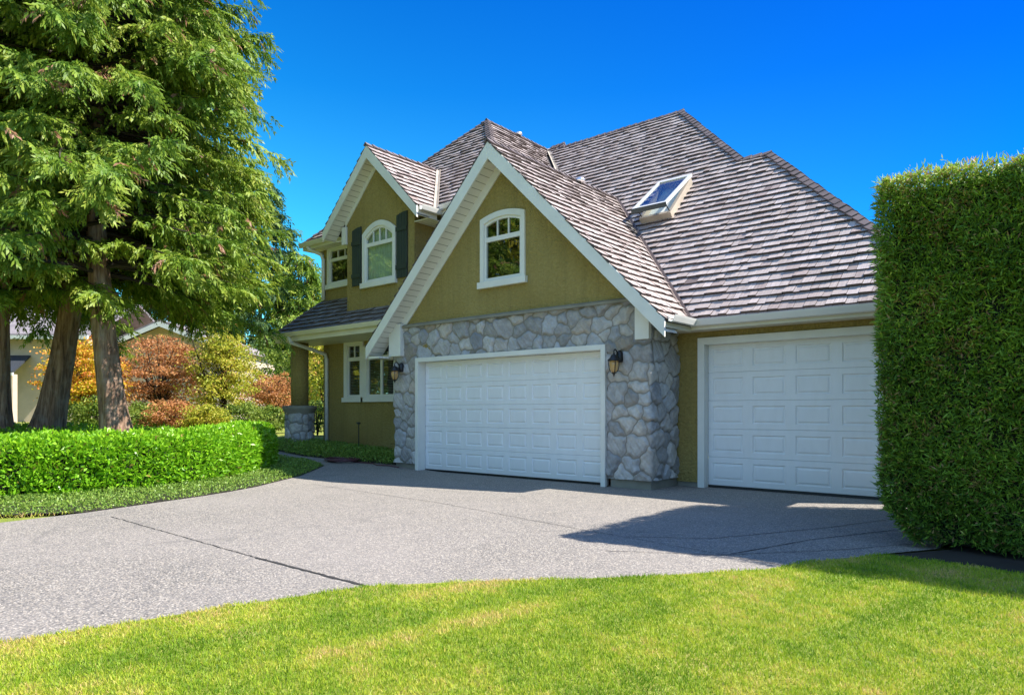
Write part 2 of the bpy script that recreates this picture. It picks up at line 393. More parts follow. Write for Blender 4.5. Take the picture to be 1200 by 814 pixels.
drape('soil_bed.002', BED, .008, M['soil'])

# control joints in the concrete
def joint(pts, wd):
    mb = MB()
    rj = np.random.default_rng(len(pts) + int(abs(pts[0][0]) * 100))
    for (a, b) in zip(pts[:-1], pts[1:]):
        a = Vector((*a, 0)); b = Vector((*b, 0)); t = (b - a).normalized(); nn = Vector((-t.y, t.x, 0)); k = max(2, int((b - a).length / .06)); row = []
        for q in range(k + 1):
            c = a.lerp(b, q / k) + nn * float(rj.normal(0, .003)); w1, w2 = (wd / 2 * float(rj.uniform(.55, 1.25)) for _ in (0, 1)); row += [c + nn * w1, c - nn * w2]
        mb.add([(p.x, p.y, gz(p.x) + .005) for p in row], [(2 * q, 2 * q + 1, 2 * q + 3, 2 * q + 2) for q in range(k)])
    o = mb.build('joint_strip', M['seam']); tag(o, None, None, kind='structure')
joint([(-9.15, 3.24), (-7.3, 3.2), (-5.6, 3.16)], .012); joint([(-5.6, 3.16), (-4.02, 3.17)], .034)
joint([(-10.48, 6.96), (-6.85, 6.68), (-4.22, 6.2)], .009); joint([(-4.22, 6.2), (-1.9, 5.85)], .008)
joint([(-3.6, 6.15), (-2.9, 6.6), (-2.2, 8.0), (-1.5, 9.9)], .012); joint([(-2.45, 6.0), (-2.1, 7.2), (-1.2, 9.2)], .014); joint([(-3.4, 5.4), (-2.5, 5.9), (-1.7, 6.9), (-1.1, 7.9)], .011)

# ------------------------------------------------------------------ HOUSE
house = thing('house', (-8.6, 12.0, 0), 'olive stucco house with stone front, white garage doors and shake roofs', 'house')
H = house

# --- shingle roofs
class Shingles:
    def __init__(s): s.v = []; s.f = []; s.uv = []
    def quad(s, pts, uvs):
        pass
    def face(s, f3, nrmv, L, Rr, w0, w1, m, expo=.205, wmin=.10, wmax=.24, thick=.041):
        dwe = expo / math.sqrt(1 + m * m); nr = int(math.ceil((w1 - w0) / dwe - 1e-6))
        nrmv = Vector(nrmv).normalized()
        for j in range(nr):
            wa = w0 + j * dwe; wb = min(wa + dwe, w1)
            La, Ra, Lb, Rb = L(wa + 1e-4), Rr(wa + 1e-4), L(wb - 1e-4), Rr(wb - 1e-4)
            u0, u1 = min(La, Lb), max(Ra, Rb); u = u0 - random.uniform(0, wmax)
            while u < u1:
                ww = random.uniform(wmin, wmax); a, b = u + .003, u + ww - .003; u += ww
                al, bl = max(a, La), min(b, Ra); au, bu = max(a, Lb), min(b, Rb)
                if bl - al < .004 and bu - au < .004: continue
                if bl < al: al = bl = min(max((a + b) / 2, La), Ra)
                if bu < au: au = bu = min(max((a + b) / 2, Lb), Rb)
                jw = random.uniform(-.010, .010); hl = thick + random.uniform(-.010, .014); hr = hl + random.uniform(-.004, .004); hu = .004 + random.uniform(0, .004)
                w_lo = wa + (jw if j else jw * .3)
                P = [f3(al, w_lo), f3(bl, w_lo), f3(bu, wb + .004), f3(au, wb + .004)]
                o = len(s.v)
                s.v += [tuple(P[0] + nrmv * hl), tuple(P[1] + nrmv * hr), tuple(P[2] + nrmv * hu), tuple(P[3] + nrmv * hu),
                        tuple(P[0] - nrmv * .002), tuple(P[1] - nrmv * .002), tuple(P[2] - nrmv * .002), tuple(P[3] - nrmv * .002)]
                s.f += [(o, o + 1, o + 2, o + 3), (o + 4, o + 5, o + 1, o), (o + 5, o + 6, o + 2, o + 1), (o + 7, o + 4, o, o + 3)]
                so_ = random.random() * 50
                c = [(al + so_, wa), (bl + so_, wa), (bu + so_, wb), (au + so_, wb)]
                s.uv += [c[0], c[1], c[2], c[3], c[0], c[1], c[1], c[0], c[1], c[2], c[2], c[1], c[3], c[0], c[0], c[3]]
    def build(s, name, parent, mat='shingle'):
        me = bpy.data.meshes.new(name); me.from_pydata(s.v, [], s.f)
        ul = me.uv_layers.new(name='UVMap'); ul.data.foreach_set('uv', np.array(s.uv, dtype=np.float32).reshape(-1)); me.materials.append(M[mat]); me.materials.append(M['butt'])
        me.polygons.foreach_set('material_index', np.tile(np.array([0, 1, 1, 1], np.int32), len(s.f) // 4)); me.update()
        return link(name, me, parent)

def deck(pts, n, parent, name='roof_deck', th=.05):
    n = Vector(n).normalized(); mb = MB(); mb.prism([Vector(p) - n * .004 for p in pts], -n * th); return mb.build(name, M['deck'], parent)
def caps(parent, P0, P1, nA, nB, wd=.125, seg=.21, name='ridge_cap'):
    P0, P1 = Vector(P0), Vector(P1); t = (P1 - P0); Ln = t.length; t.normalize(); mb = MB()
    nA, nB = Vector(nA).normalized(), Vector(nB).normalized(); up = (nA + nB).normalized()
    a = nA.cross(t); a = a if a.z < 0 or abs(a.z) < 1e-6 else -a
    b = nB.cross(t); b = b if b.z < 0 or abs(b.z) < 1e-6 else -b
    if a.dot(b) > .98: b = -b
    k = int(Ln / seg) + 1
    for i in range(k):
        s0 = i * seg - .03; s1 = min(i * seg + seg + .02, Ln)
        h0 = .075 + random.uniform(-.008, .012); h1 = .048; wa = wd + random.uniform(-.015, .015)
        for side, nn in ((a, nA), (b, nB)):
            c0 = P0 + t * s0 + up * h0; c1 = P0 + t * s1 + up * h1; e0 = c0 + side * wa; e1 = c1 + side * wa
            mb.add([c0, c1, e1, e0, c0 - nn * .022, c1 - nn * .022, e1 - nn * .03, e0 - nn * .03],
                   [(0, 1, 2, 3), (7, 6, 5, 4), (3, 2, 6, 7), (0, 3, 7, 4), (1, 5, 6, 2)])
    return mb.build(name, M['cap'], parent)
def strip(parent, P0, P1, nA, nB, wd, h, mat, name='valley_flashing'):
    P0, P1 = Vector(P0), Vector(P1); t = (P1 - P0).normalized(); mb = MB(); nA, nB = Vector(nA).normalized(), Vector(nB).normalized(); up = (nA + nB).normalized()
    a = nA.cross(t); a = a if a.z > 0 else -a
    b = nB.cross(t); b = b if b.z > 0 else -b
    for side, nn in ((a, nA), (b, nB)):
        q = [P0 + up * h, P1 + up * h, P1 + up * h + side * wd, P0 + up * h + side * wd]; mb.prism(q, -nn * .01)
    return mb.build(name, mat, parent)

roof = MB().box(-8.6, -8.5, 14.6, 14.7, 5.0, 5.1).build('roof', M['deck'], H)   # attic timber; carries the roof surfaces as sub-parts
RF = roof
GX, GZ = -8.62, 6.38
MK = -7.83
nM = (0, -1, 1); nGR = (1, 0, 1); nGL = (-1, 0, 1); nP = (0, -.83, 1)
XE = -1.08
# main front plane  z = y + MK
sh = Shingles()
def Lm(y): return 5.55 - y if y < 14.18 else 4.30 - y
def Rm(y): return XE - (y - 10.55) if y < 14.57 else -5.70 - (y - 14.57)
sh.face(lambda u, y: Vector((u, y, y + MK)), nM, Lm, Rm, 10.52, 17.34, 1)
# right hips
sh.face(lambda u, k: Vector((XE + .03 - k, u, 2.72 + k)), nGR, lambda k: 10.52 + k, lambda k: 18.6 - k, 0, 4.03, 1)
sh.face(lambda u, k: Vector((-5.70 - k, u, 6.74 + k)), nGR, lambda k: 14.57 + k, lambda k: 20.2 - k, -.3, 2.78, 1)
# front gable, right and left slopes
sh.face(lambda u, k: Vector((GX + 3.68 - k, u, GZ - 3.68 + k)), nGR, lambda k: 9.55 + random.uniform(-.012, .012), lambda k: 10.50 + k, 0, 3.68, 1)
sh.face(lambda u, k: Vector((GX - 3.68 + k, u, GZ - 3.68 + k)), nGL, lambda k: 9.55, lambda k: 11.33 if k < 1.9 else 12.6 + (k - 2.2), 0, 3.68, 1)
# rear roof: front hip, right slope, left slope
BX, BY, BZ = -13.30, 14.73, 9.72; BK = BZ - BY; BH = 3.72
sh.face(lambda u, y: Vector((u, y, y + BK)), nM, lambda y: BX - (BY - y), lambda y: BX + (BY - y), BY - BH, BY, 1)
sh.face(lambda u, k: Vector((BX + BH - k, u, BZ - BH + k)), nGR, lambda k: BY - BH + k, lambda k: 13.9 + k - .3 if k < 3.3 else 17.6 + (k - BH), 0, BH, 1)
sh.face(lambda u, k: Vector((BX - BH + k, u, BZ - BH + k)), nGL, lambda k: BY - BH + k, lambda k: 21.0, 0, BH, 1)
# small raised saddle on the ridge end
sh.face(lambda u, y: Vector((u, y, y + MK)), nM, lambda y: 4.30 - y, lambda y: -12.55 - (y - 17.3), 17.3, 17.56, 1)
# dormer
DX, DZ = -13.18, 7.66; DH = 1.78
sh.face(lambda u, k: Vector((DX + DH - k, u, DZ - DH + k)), nGR, lambda k: 10.26, lambda k: 10.86 + k, 0, DH, 1)
sh.face(lambda u, k: Vector((DX - DH + k, u, DZ - DH + k)), nGL, lambda k: 10.26, lambda k: 10.86 + k, 0, DH, 1)
# porch
PS = .83
sh_main = sh; sh = Shingles()
sh.face(lambda u, y: Vector((u, y, 3.34 + PS * (y - 10.08))), nP, lambda y: -16.97 + .42 * (y - 10.08), lambda y: -11.86, 10.08, 11.34, PS)
sh.face(lambda u, k: Vector((-16.97 + .42 * k, u, 3.34 + PS * k)), (-PS, 0, .42), lambda k: 10.08 + k, lambda k: 11.36, 0, 1.26, PS)
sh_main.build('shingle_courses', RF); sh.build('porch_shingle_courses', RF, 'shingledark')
# decks
deck([(-4.97, 10.52, 10.52 + MK), (XE, 10.52, 10.52 + MK), (-5.12, 14.57, 14.57 + MK), (-5.70, 14.57, 14.57 + MK), (-8.46, 17.34, 17.34 + MK), (-13.04, 17.34, 17.34 + MK), (-9.88, 14.18, 14.18 + MK), (GX, 14.18, 14.18 + MK)], nM, RF)
deck([(XE, 10.52, 2.69), (XE, 18.6, 2.69), (-5.12, 14.57, 6.73)], nGR, RF)
deck([(-5.4, 14.27, 6.45), (-5.4, 20.4, 6.45), (-8.46, 17.34, 9.5)], nGR, RF)
deck([(GX + 3.68, 9.57, GZ - 3.68), (GX, 9.57, GZ), (GX, 14.18, GZ), (GX + 3.68, 10.5, GZ - 3.68)], nGR, RF)
deck([(GX - 3.68, 9.57, GZ - 3.68), (GX - 3.68, 11.33, GZ - 3.68), (GX - 1.6, 11.33, GZ - 1.6), (GX - 1.4, 12.8, GZ - 1.4), (GX, 14.18, GZ), (GX, 9.57, GZ)], nGL, RF)
e = BY - BH
deck([(BX - BH, e, BZ - BH), (BX + BH, e, BZ - BH), (BX, BY, BZ)], nM, RF)
deck([(BX + BH, e, BZ - BH), (BX + BH, 21, BZ - BH), (BX, 21, BZ), (BX, BY, BZ)], nGR, RF)
deck([(BX - BH, e, BZ - BH), (BX, BY, BZ), (BX, 21, BZ), (BX - BH, 21, BZ - BH)], nGL, RF)
deck([(DX + DH, 10.28, DZ - DH), (DX, 10.28, DZ), (DX, 12.64, DZ), (DX + DH, 10.86, DZ - DH)], nGR, RF)
deck([(DX - DH, 10.28, DZ - DH), (DX, 10.28, DZ), (DX, 12.64, DZ), (DX - DH, 10.86, DZ - DH)], nGL, RF)
deck([(-16.95, 10.10, 3.35), (-11.86, 10.10, 3.35), (-11.86, 11.34, 4.38), (-16.43, 11.34, 4.38)], nP, RF)
deck([(-16.95, 10.10, 3.35), (-16.43, 11.34, 4.38), (-16.43, 11.36, 4.38), (-16.95, 11.36, 3.35)], (-PS, 0, .42), RF)
# rear slopes so the roof is closed from behind
deck([(-8.46, 17.34, 9.5), (-13.04, 17.34, 9.5), (-13.04, 24.2, 2.7), (-1.6, 24.2, 2.7)], (0, 1, 1), RF)
deck([(-5.12, 14.57, 6.73), (-5.7, 14.57, 6.73), (-5.7, 18.6, 2.7), (XE, 18.6, 2.69)], (0, 1, 1), RF)
# caps and valleys
caps(RF, (XE, 10.52, 2.70), (-5.10, 14.56, 6.74), nM, nGR)
caps(RF, (-5.08, 14.57, 6.74), (-5.75, 14.57, 6.74), nM, (0, 1, 1))
caps(RF, (-5.70, 14.57, 6.74), (-8.46, 17.34, 9.51), nM, nGR)
caps(RF, (-8.42, 17.34, 9.51), (-12.6, 17.34, 9.51), nM, (0, 1, 1))
caps(RF, (-12.45, 17.34, 9.51), (-12.62, 17.56, 9.72), nM, nGR); caps(RF, (-12.6, 17.56, 9.72), (-13.1, 17.56, 9.72), nM, (0, 1, 1))
caps(RF, (GX, 9.55, GZ), (GX, 14.2, GZ), nGR, nGL, .11)
caps(RF, (BX, BY - .02, BZ), (BX, 19, BZ), nGR, nGL)
caps(RF, (BX + BH, e, BZ - BH), (BX, BY, BZ), nM, nGR); caps(RF, (BX - BH, e, BZ - BH), (BX, BY, BZ), nM, nGL)
caps(RF, (DX, 10.26, DZ), (DX, 12.6, DZ), nGR, nGL, .10)
caps(RF, (-16.97, 10.08, 3.34), (-16.43, 11.34, 4.38), nP, (-PS, 0, .42), .10)
strip(RF, (-5.0, 10.55, 2.74), (-8.62, 14.17, 6.36), nM, nGR, .05, .055, M['flashdark'])
strip(RF, (-10.0, 14.30, 6.45), (-13.0, 17.30, 9.46), nM, nGR, .055, .055, M['flash'])
strip(RF, (DX + DH - .02, 10.88, DZ - DH + .02), (DX + .02, 12.64, DZ - .02), nM, nGR, .06, .055, M['flash'])

# --- walls
def rect(x0, x1, z0, z1): return [(x0, z0), (x1, z0), (x1, z1), (x0, z1)]
def archloop(x0, x1, z0, z1, rise, n=12):
    xc = (x0 + x1) / 2; hw = (x1 - x0) / 2
    return [(x0, z0), (x0, z1)] + [(x0 + (x1 - x0) * i / n, z1 + rise * (1 - ((x0 + (x1 - x0) * i / n - xc) / hw) ** 2)) for i in range(1, n)] + [(x1, z1), (x1, z0)]
GW = dict(x0=-9.19, x1=-8.05, z0=3.84, z1=5.08, rise=.10)
DW = dict(x0=-13.80, x1=-12.54, z0=4.47, z1=5.68, rise=.26)
SW = dict(x0=-16.28, x1=-15.05, z0=4.82, z1=5.88, rise=0)
LW1 = dict(x0=-15.50, x1=-14.66, z0=1.66, z1=3.22, rise=0)
LW2 = dict(x0=-14.66, x1=-12.70, z0=1.66, z1=3.0, rise=.16)
def hole(d, m=.06): return archloop(d['x0'] + m, d['x1'] - m, d['z0'] + .02, d['z1'] - m, d['rise'])
# bay gable wall above the stone
mb = MB(); yb = 10.0
top = lambda x: GZ - .10 - abs(x - GX)
wall_plate(mb, [(-11.84, 2.46), (-5.47, 2.46), (-5.47, top(-5.47)), (GX, top(GX)), (-11.84, top(-11.84))], [hole(GW)], lambda u, v, d: (u, yb + d, v), .12)
mb.box(-11.84, -11.70, 10.12, 11.35, .1, 3.1)
mb.build('wall', M['stucco'], H)
# garage wing wall
mb = MB(); wall_plate(mb, [(-5.50, .08), (-4.95, .08), (-4.95, 2.48), (-2.08, 2.48), (-2.08, .08), (-1.5, .08), (-1.5, 2.7), (-5.50, 2.7)], [], lambda u, v, d: (u, 10.93 + d, v), .14)
mb.box(-1.64, -1.5, 11.07, 18.1, .08, 2.7); mb.box(-9, -1.64, 17.96, 18.1, .08, 2.7); mb.build('wall', M['stucco'], H)
# rear block walls: ground floor window wall and the storey above
mb = MB(); wall_plate(mb, [(-16.5, .1), (-11.84, .1), (-11.84, 4.0), (-9.7, 4.0), (-9.7, 6.02), (-16.5, 6.02)], [hole(LW1), hole(LW2), hole(SW)], lambda u, v, d: (u, 11.35 + d, v), .14)
mb.box(-16.5, -16.36, 11.49, 20.6, .1, 6.02); mb.box(-16.36, -9.7, 20.46, 20.6, .1, 6.02); mb.box(-9.84, -9.7, 11.49, 20.46, .1, 6.02)
mb.build('wall', M['stucco'], H)
# dormer walls
dt = lambda x: DZ - .10 - abs(x - DX)
mb = MB(); wall_plate(mb, [(-14.46, 3.83), (-11.90, 3.83), (-11.90, dt(-11.9)), (DX, dt(DX)), (-14.46, dt(-14.46))], [hole(DW)], lambda u, v, d: (u, 10.66 + d, v), .10)
mb.box(-12.0, -11.9, 10.76, 11.35, 3.83, dt(-11.9)); mb.box(-14.46, -14.36, 10.76, 11.35, 3.83, dt(-14.46)); mb.build('wall', M['stucco'], H)
# foundation under the stone
for bx_ in ((-11.80, -11.10, 10.02, 10.3, -.05, .17), (-6.20, -5.43, 10.02, 10.95, -.05, .17), (-5.43, -4.98, 10.96, 11.05, -.05, .09)): MB().box(*bx_).build('foundation', M['concrete'], H)

# --- fieldstone facing: relief sculpted into a fine grid
def stones(name, us, zs, mp, keep, parent, seed, size=.30, periodic=None):
    rg = np.random.default_rng(seed); u0, u1, z0, z1 = us[0], us[1], zs[0], zs[1]; res = .0135
    pts = []
    tries = 0; bx, bz = (u1 - u0 + .6), (z1 - z0 + .6)
    rad = []
    while tries < 9000:
        tries += 1; q = np.array([u0 - .3 + rg.random() * bx, z0 - .3 + rg.random() * bz]); r = size * rg.choice([.5, .62, .78, .95, 1.1], p=[.22, .25, .25, .18, .10]) * .62
        if pts:
            P = np.array(pts); dd = np.hypot((P[:, 0] - q[0]) / 1.12, (P[:, 1] - q[1]))
            if np.any(dd < (np.array(rad) + r) * .96): continue
        pts.append(q); rad.append(r)
    P = np.array(pts); rad = np.array(rad); n = len(P)
    tone = rg.random(n); hue = rg.random(n); ht = rg.uniform(.020, .042, n); tilt = rg.normal(0, .11, (n, 2)); asp = rg.uniform(.85, 1.35, n); rot = rg.uniform(-.5, .5, n)
    nu = int((u1 - u0) / res) + 1; nz = int((z1 - z0) / res) + 1
    U, Z = np.meshgrid(np.linspace(u0, u1, nu), np.linspace(z0, z1, nz)); u = U.ravel(); z = Z.ravel()
    wu = u + .018 * np.sin(z * 13 + seed) * np.sin(u * 7 + 1) + .012 * np.sin(z * 31 + u * 17); wz = z + .018 * np.sin(u * 11 + 2 + seed) * np.cos(z * 8) + .012 * np.sin(u * 29 - z * 23)
    du = wu[:, None] - P[:, 0]; dz = wz[:, None] - P[:, 1]
    cr, sr = np.cos(rot), np.sin(rot); a = (du * cr + dz * sr) / asp; b = (-du * sr + dz * cr) * asp ** .3
    D = np.sqrt(a * a + b * b) - rad * .9
    idx = np.argpartition(D, 1, axis=1)[:, :2]; ar = np.arange(len(u)); d0 = D[ar, idx[:, 0]]; d1 = D[ar, idx[:, 1]]
    sw = d0 > d1; i0 = np.where(sw, idx[:, 1], idx[:, 0]); f1 = np.minimum(d0, d1); f2 = np.maximum(d0, d1); edge = (f2 - f1) / 2
    s_ = np.clip((edge - .006) / .034, 0, 1); s_ = s_ * s_ * (3 - 2 * s_)
    du0 = u - P[i0, 0]; dz0 = z - P[i0, 1]
    h = s_ * (ht[i0] + tilt[i0, 0] * du0 + tilt[i0, 1] * dz0 + np.clip(edge, 0, .06) * .12)
    h += s_ * (.006 * np.sin(u * 41 + i0) * np.sin(z * 37 + i0 * 2) + .004 * np.sin(u * 83 + i0 * 3 + z * 61))
    mort = 1 - np.clip((edge - .003) / .011, 0, 1)
    V = np.array([mp(uu, zz, hh) for uu, zz, hh in zip(u, z, h)], np.float32)
    J, I = np.meshgrid(np.arange(nz - 1), np.arange(nu - 1), indexing='ij'); J = J.ravel(); I = I.ravel()
    k = keep((u0 + (I + .5) * (u1 - u0) / (nu - 1)), (z0 + (J + .5) * (z1 - z0) / (nz - 1))); J = J[k]; I = I[k]
    F = np.stack([J * nu + I, J * nu + I + 1, (J + 1) * nu + I + 1, (J + 1) * nu + I], 1)
    me = bpy.data.meshes.new(name); me.from_pydata(V.tolist(), [], F.tolist())
    for nm, arr in (('tone', tone[i0]), ('hue', hue[i0]), ('mortar', mort)):
        at = me.attributes.new(nm, 'FLOAT', 'POINT'); at.data.foreach_set('value', arr.astype(np.float32))
    me.polygons.foreach_set('use_smooth', [True] * len(me.polygons)); me.update(); me.materials.append(M['stone'])
    return link(name, me, parent)
XL, XR, YF = -11.80, -5.42, 9.985
LT = XR - XL; LS = .24
def mp_bay(u, z, h):
    if u < LS: return (XL - h, YF + (LS - u), z)
    u -= LS
    rr = .03
    if u < LT - rr: 
        if u < rr: return (XL + u - h * (1 - u / rr) * .7, YF - h * (.3 + .7 * u / rr), z)
        return (XL + u, YF - h, z)
    if u < LT + rr:
        a = (u - (LT - rr)) / (2 * rr) * math.pi / 2; return (XR - rr + (rr + h) * math.sin(a), YF + rr - (rr + h) * math.cos(a), z)
    return (XR + h, YF + rr + (u - LT - rr), z)
def keep_bay(u, z):
    x = XL + u - LS; return ~((x > -11.02) & (x < -6.28) & (z < 2.40)) & (z < 3.13 - np.clip((u - LS - LT - .02) * 2, 0, .42))
stone = stones('stone_facing', (0, LS + LT + .96), (.15, 3.12), mp_bay, keep_bay, H, 3, .285)
# stone ledge below the stucco gable
MB().prism([(-11.47, 9.90, 3.115), (-5.50, 9.90, 3.115), (-5.50, 9.90, 3.16), (-11.47, 9.90, 3.16)], (0, .098, 0)).prism([(-11.47, 9.912, 3.163), (-5.52, 9.912, 3.163), (-5.52, 9.996, 3.20), (-11.47, 9.996, 3.20)], (0, .002, .001)).build('ledge', M['concrete'], H, bevel=.006)

# --- gable trim : bargeboards, soffits, frieze, corbels
def gable_trim(gx, gz_, hw, yo, yw, dv, fr, tipL=0.0):
    t = .045
    for sgn in (1, -1):
        pts = [(gx, yo, gz_ + .01), (gx + sgn * (hw + .01), yo, gz_ - hw), (gx + sgn * (hw + .01), yo, gz_ - hw - dv + .01), (gx, yo, gz_ - dv - .03)]
        MB().prism(pts, (0, t, 0)).build('bargeboard', M['trim'], H, bevel=.004)
        d = .17
        pts = [(gx, yo + t, gz_ - d), (gx + sgn * hw, yo + t, gz_ - hw - d), (gx + sgn * hw, yo + t, gz_ - hw - d - .02), (gx, yo + t, gz_ - d - .02)]
        MB().prism(pts, (0, yw - yo - t, 0)).build('soffit', M['soffit'], H)
        if fr:
            f0 = .19; f1 = f0 + fr
            pts = [(gx, yw - .028, gz_ - f0), (gx + sgn * (hw - .45), yw - .028, gz_ - (hw - .45) - f0), (gx + sgn * (hw - .45), yw - .028, gz_ - (hw - .45) - f1), (gx, yw - .028, gz_ - f1)]
            MB().prism(pts, (0, .026, 0)).build('frieze_board', M['trim'], H)
gable_trim(GX, GZ, 3.66, 9.55, 10.0, .29, .22)
gable_trim(DX, DZ, DH, 10.26, 10.66, .27, .14)
MB().box(-11.86, -11.47, 9.86, 9.98, 2.50, 3.2).build('corbel', M['trim'], H, bevel=.004)
MB().box(-5.66, -5.40, 9.885, 9.975, 2.47, 3.0).build('corbel', M['trim'], H, bevel=.004)
MB().box(-12.26, -11.87, 9.60, 10.6, 2.46, 2.50).build('soffit', M['soffity'], H)
MB().box(-11.90, DX + DH - .03, 10.66, 11.32, DZ - DH - .20, DZ - DH - .18).build('soffit', M['soffity'], H)
MB().box(DX - DH + .03, -14.46, 10.66, 11.32, DZ - DH - .20, DZ - DH - .18).build('soffit', M['soffity'], H)
MB().box(-14.62, -14.44, 10.60, 10.655, 5.55, 6.0).build('corbel', M['trim'], H, bevel=.004)

# --- eaves : fascia, soffit, gutters
def gutter_x(x0, x1, yw, ztop):  # run along X, front face towards -Y
    prof = [(0, 0), (0, -.10), (.05, -.115), (.085, -.10), (.115, -.03), (.125, 0), (.118, 0), (.105, -.03), (.078, -.09), (.05, -.103), (.01, -.09), (.01, 0)]
    return MB().prism([(x0, yw - a, ztop + b) for a, b in prof], (x1 - x0, 0, 0))
def gutter_y(y0, y1, xw, ztop, sg=1):
    prof = [(0, 0), (0, -.10), (.05, -.115), (.085, -.10), (.115, -.03), (.125, 0), (.118, 0), (.105, -.03), (.078, -.09), (.05, -.103), (.01, -.09), (.01, 0)]
    return MB().prism([(xw + sg * a, y0, ztop + b) for a, b in prof], (0, y1 - y0, 0))
MB().box(-4.98, XE - .02, 10.50, 10.53, 2.625, 2.69).build('fascia', M['cream'], H)
gutter_x(-4.93, XE, 10.498, 2.785).build('gutter', M['gutter'], H)
MB().box(-5.36, XE - .05, 10.53, 10.93, 2.635, 2.655).build('soffit', M['cream'], H)
gutter_y(9.62, 10.46, GX + 3.70, 2.785).build('gutter', M['gutter'], H)
MB().box(GX + 3.63, GX + 3.66, 9.6, 10.5, 2.60, 2.69).build('fascia', M['cream'], H)
ze = BZ - BH
for xa_, xb_ in ((BX - BH + .02, -14.5), (-11.42, BX + BH)): MB().box(xa_, xb_, e, e + .03, ze - .17, ze - .02).build('fascia', M['cream'], H)
MB().box(BX - BH + .02, BX - BH + .05, e + .03, 20.9, ze - .17, ze - .02).build('fascia', M['cream'], H)
gutter_x(DX + DH + .03, BX + BH, e - .002, ze + .02).build('gutter', M['gutter'], H)
gutter_x(BX - BH - .03, DX - DH + .10, e - .002, ze + .02).build('gutter', M['gutter'], H)
gutter_y(10.34, 10.90, DX + DH + .02, DZ - DH + .02).build('gutter', M['gutter'], H)
MB().box(DX + DH - .03, DX + DH, 10.31, 10.9, DZ - DH - .2, DZ - DH - .01).build('fascia', M['cream'], H)
for xa_, xb_ in ((BX - BH + .04, -14.46), (-11.42, BX + BH - .03)): MB().box(xa_, xb_, e + .03, 11.35, ze - .17, ze - .145).build('soffit', M['soffity'], H)
MB().box(-16.93, -11.86, 10.10, 10.13, 3.14, 3.33).box(-16.93, -16.90, 10.13, 11.36, 3.14, 3.33).build('fascia', M['cream'], H)
gutter_x(-16.99, -11.9, 10.098, 3.37).build('gutter', M['cream'], H)
MB().box(-16.90, -11.86, 10.13, 11.35, 3.15, 3.18).build('soffit', M['cream'], H)
# downspouts
MB().tube([(-16.18, 10.05, 3.27), (-16.18, 10.10, 3.12), (-16.24, 10.8, 2.98), (-16.26, 11.24, 2.88), (-16.26, 11.29, 2.74), (-16.26, 11.29, .35)], .052, 10).build('downspout', M['trim'], H, True)
MB().tube([(-16.72, 10.97, 5.95), (-16.70, 11.0, 5.84), (-16.46, 11.24, 5.70), (-16.42, 11.29, 5.55), (-16.42, 11.29, 4.42)], .052, 10).build('downspout', M['trim'], H, True)

# --- windows
def window(d, yw, parts, sill=True, back='dark', trim=.10, blinds=None, proud=.045):
    x0, x1, z0, z1, rise = d['x0'], d['x1'], d['z0'], d['z1'], d['rise']
    o = MB().ring(archloop(x0, x1, z0, z1, rise), archloop(x0 + trim, x1 - trim, z0 + .02, z1 - trim, rise * (1 - .1)), yw - proud, yw + .03).build('window', M['trim'], H, bevel=.003)
    a0, a1, b0, b1, rs = x0 + trim - .004, x1 - trim + .004, z0 + .022, z1 - trim + .004, rise * .9
    sw = .045
    MB().ring(archloop(a0, a1, b0, b1, rs), archloop(a0 + sw, a1 - sw, b0 + sw, b1 - sw, rs * .94), yw - .012, yw + .04).build('frame', M['trim'], o)
    mbm = MB()
    for (p, q, r, s) in parts: mbm.box(p, q, yw - .006, yw + .034, r, s)
    mbm.build('muntin', M['trim'], o)
    lp = archloop(a0 + sw - .01, a1 - sw + .01, b0 + sw - .01, b1 - sw + .01, rs * .94)
    MB().prism([(x, yw + .020, z) for x, z in lp], (0, .005, 0)).build('pane', M['glass'], o)
    if sill: MB().box(x0 - .045, x1 + .045, yw - .085, yw - .002, z0 - .13, z0 - .002).build('sill', M['trim'], o, bevel=.006)
    zt = z1 + rise + .05
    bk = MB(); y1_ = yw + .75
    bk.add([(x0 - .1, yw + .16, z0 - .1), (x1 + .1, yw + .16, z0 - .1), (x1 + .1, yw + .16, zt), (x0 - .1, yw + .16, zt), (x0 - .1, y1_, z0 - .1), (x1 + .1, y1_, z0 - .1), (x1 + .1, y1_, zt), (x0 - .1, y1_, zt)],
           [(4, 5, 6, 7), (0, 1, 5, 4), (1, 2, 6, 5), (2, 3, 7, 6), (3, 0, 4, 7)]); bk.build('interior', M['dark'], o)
    if blinds:
        q = MB(); z = blinds[0]
        while z < blinds[1]:
            q.add([(x0 + trim, yw + .07, z), (x1 - trim, yw + .07, z), (x1 - trim, yw + .10, z + .022), (x0 + trim, yw + .10, z + .022), (x0 + trim, yw + .07, z + .003), (x1 - trim, yw + .07, z + .003), (x1 - trim, yw + .10, z + .025), (x0 + trim, yw + .10, z + .025)], [(0, 1, 2, 3), (7, 6, 5, 4), (0, 4, 5, 1), (3, 2, 6, 7)]); z += .042
        q.build('blind', M['blind'], o)
    if back == 'reflection_sheet':  # added sheet behind the pane; its colour stands in for a tree reflection
        q = MB(); n = 60; xs = np.linspace(x0 + .06, x1 - .06, n); vs = []
        for zz in (z0, zt - .08): vs += [(x, yw + .085 + .02 * math.sin(i * 1.3) + .01 * math.sin(i * .7), zz) for i, x in enumerate(xs)]
        q.add(vs, [(i, i + 1, n + i + 1, n + i) for i in range(n - 1)]); q.build('reflection_sheet', M['reflection_sheet'], o, True)
    return o
tr = 4.665
xm = [GW['x0'] + .145 + (GW['x1'] - GW['x0'] - .29) * k / 3 for k in (1, 2)]
window(GW, 10.0, [(GW['x0'] + .14, GW['x1'] - .14, tr - .045, tr + .045)] + [(x - .012, x + .012, tr + .045, 5.06) for x in xm])
tr = 5.40
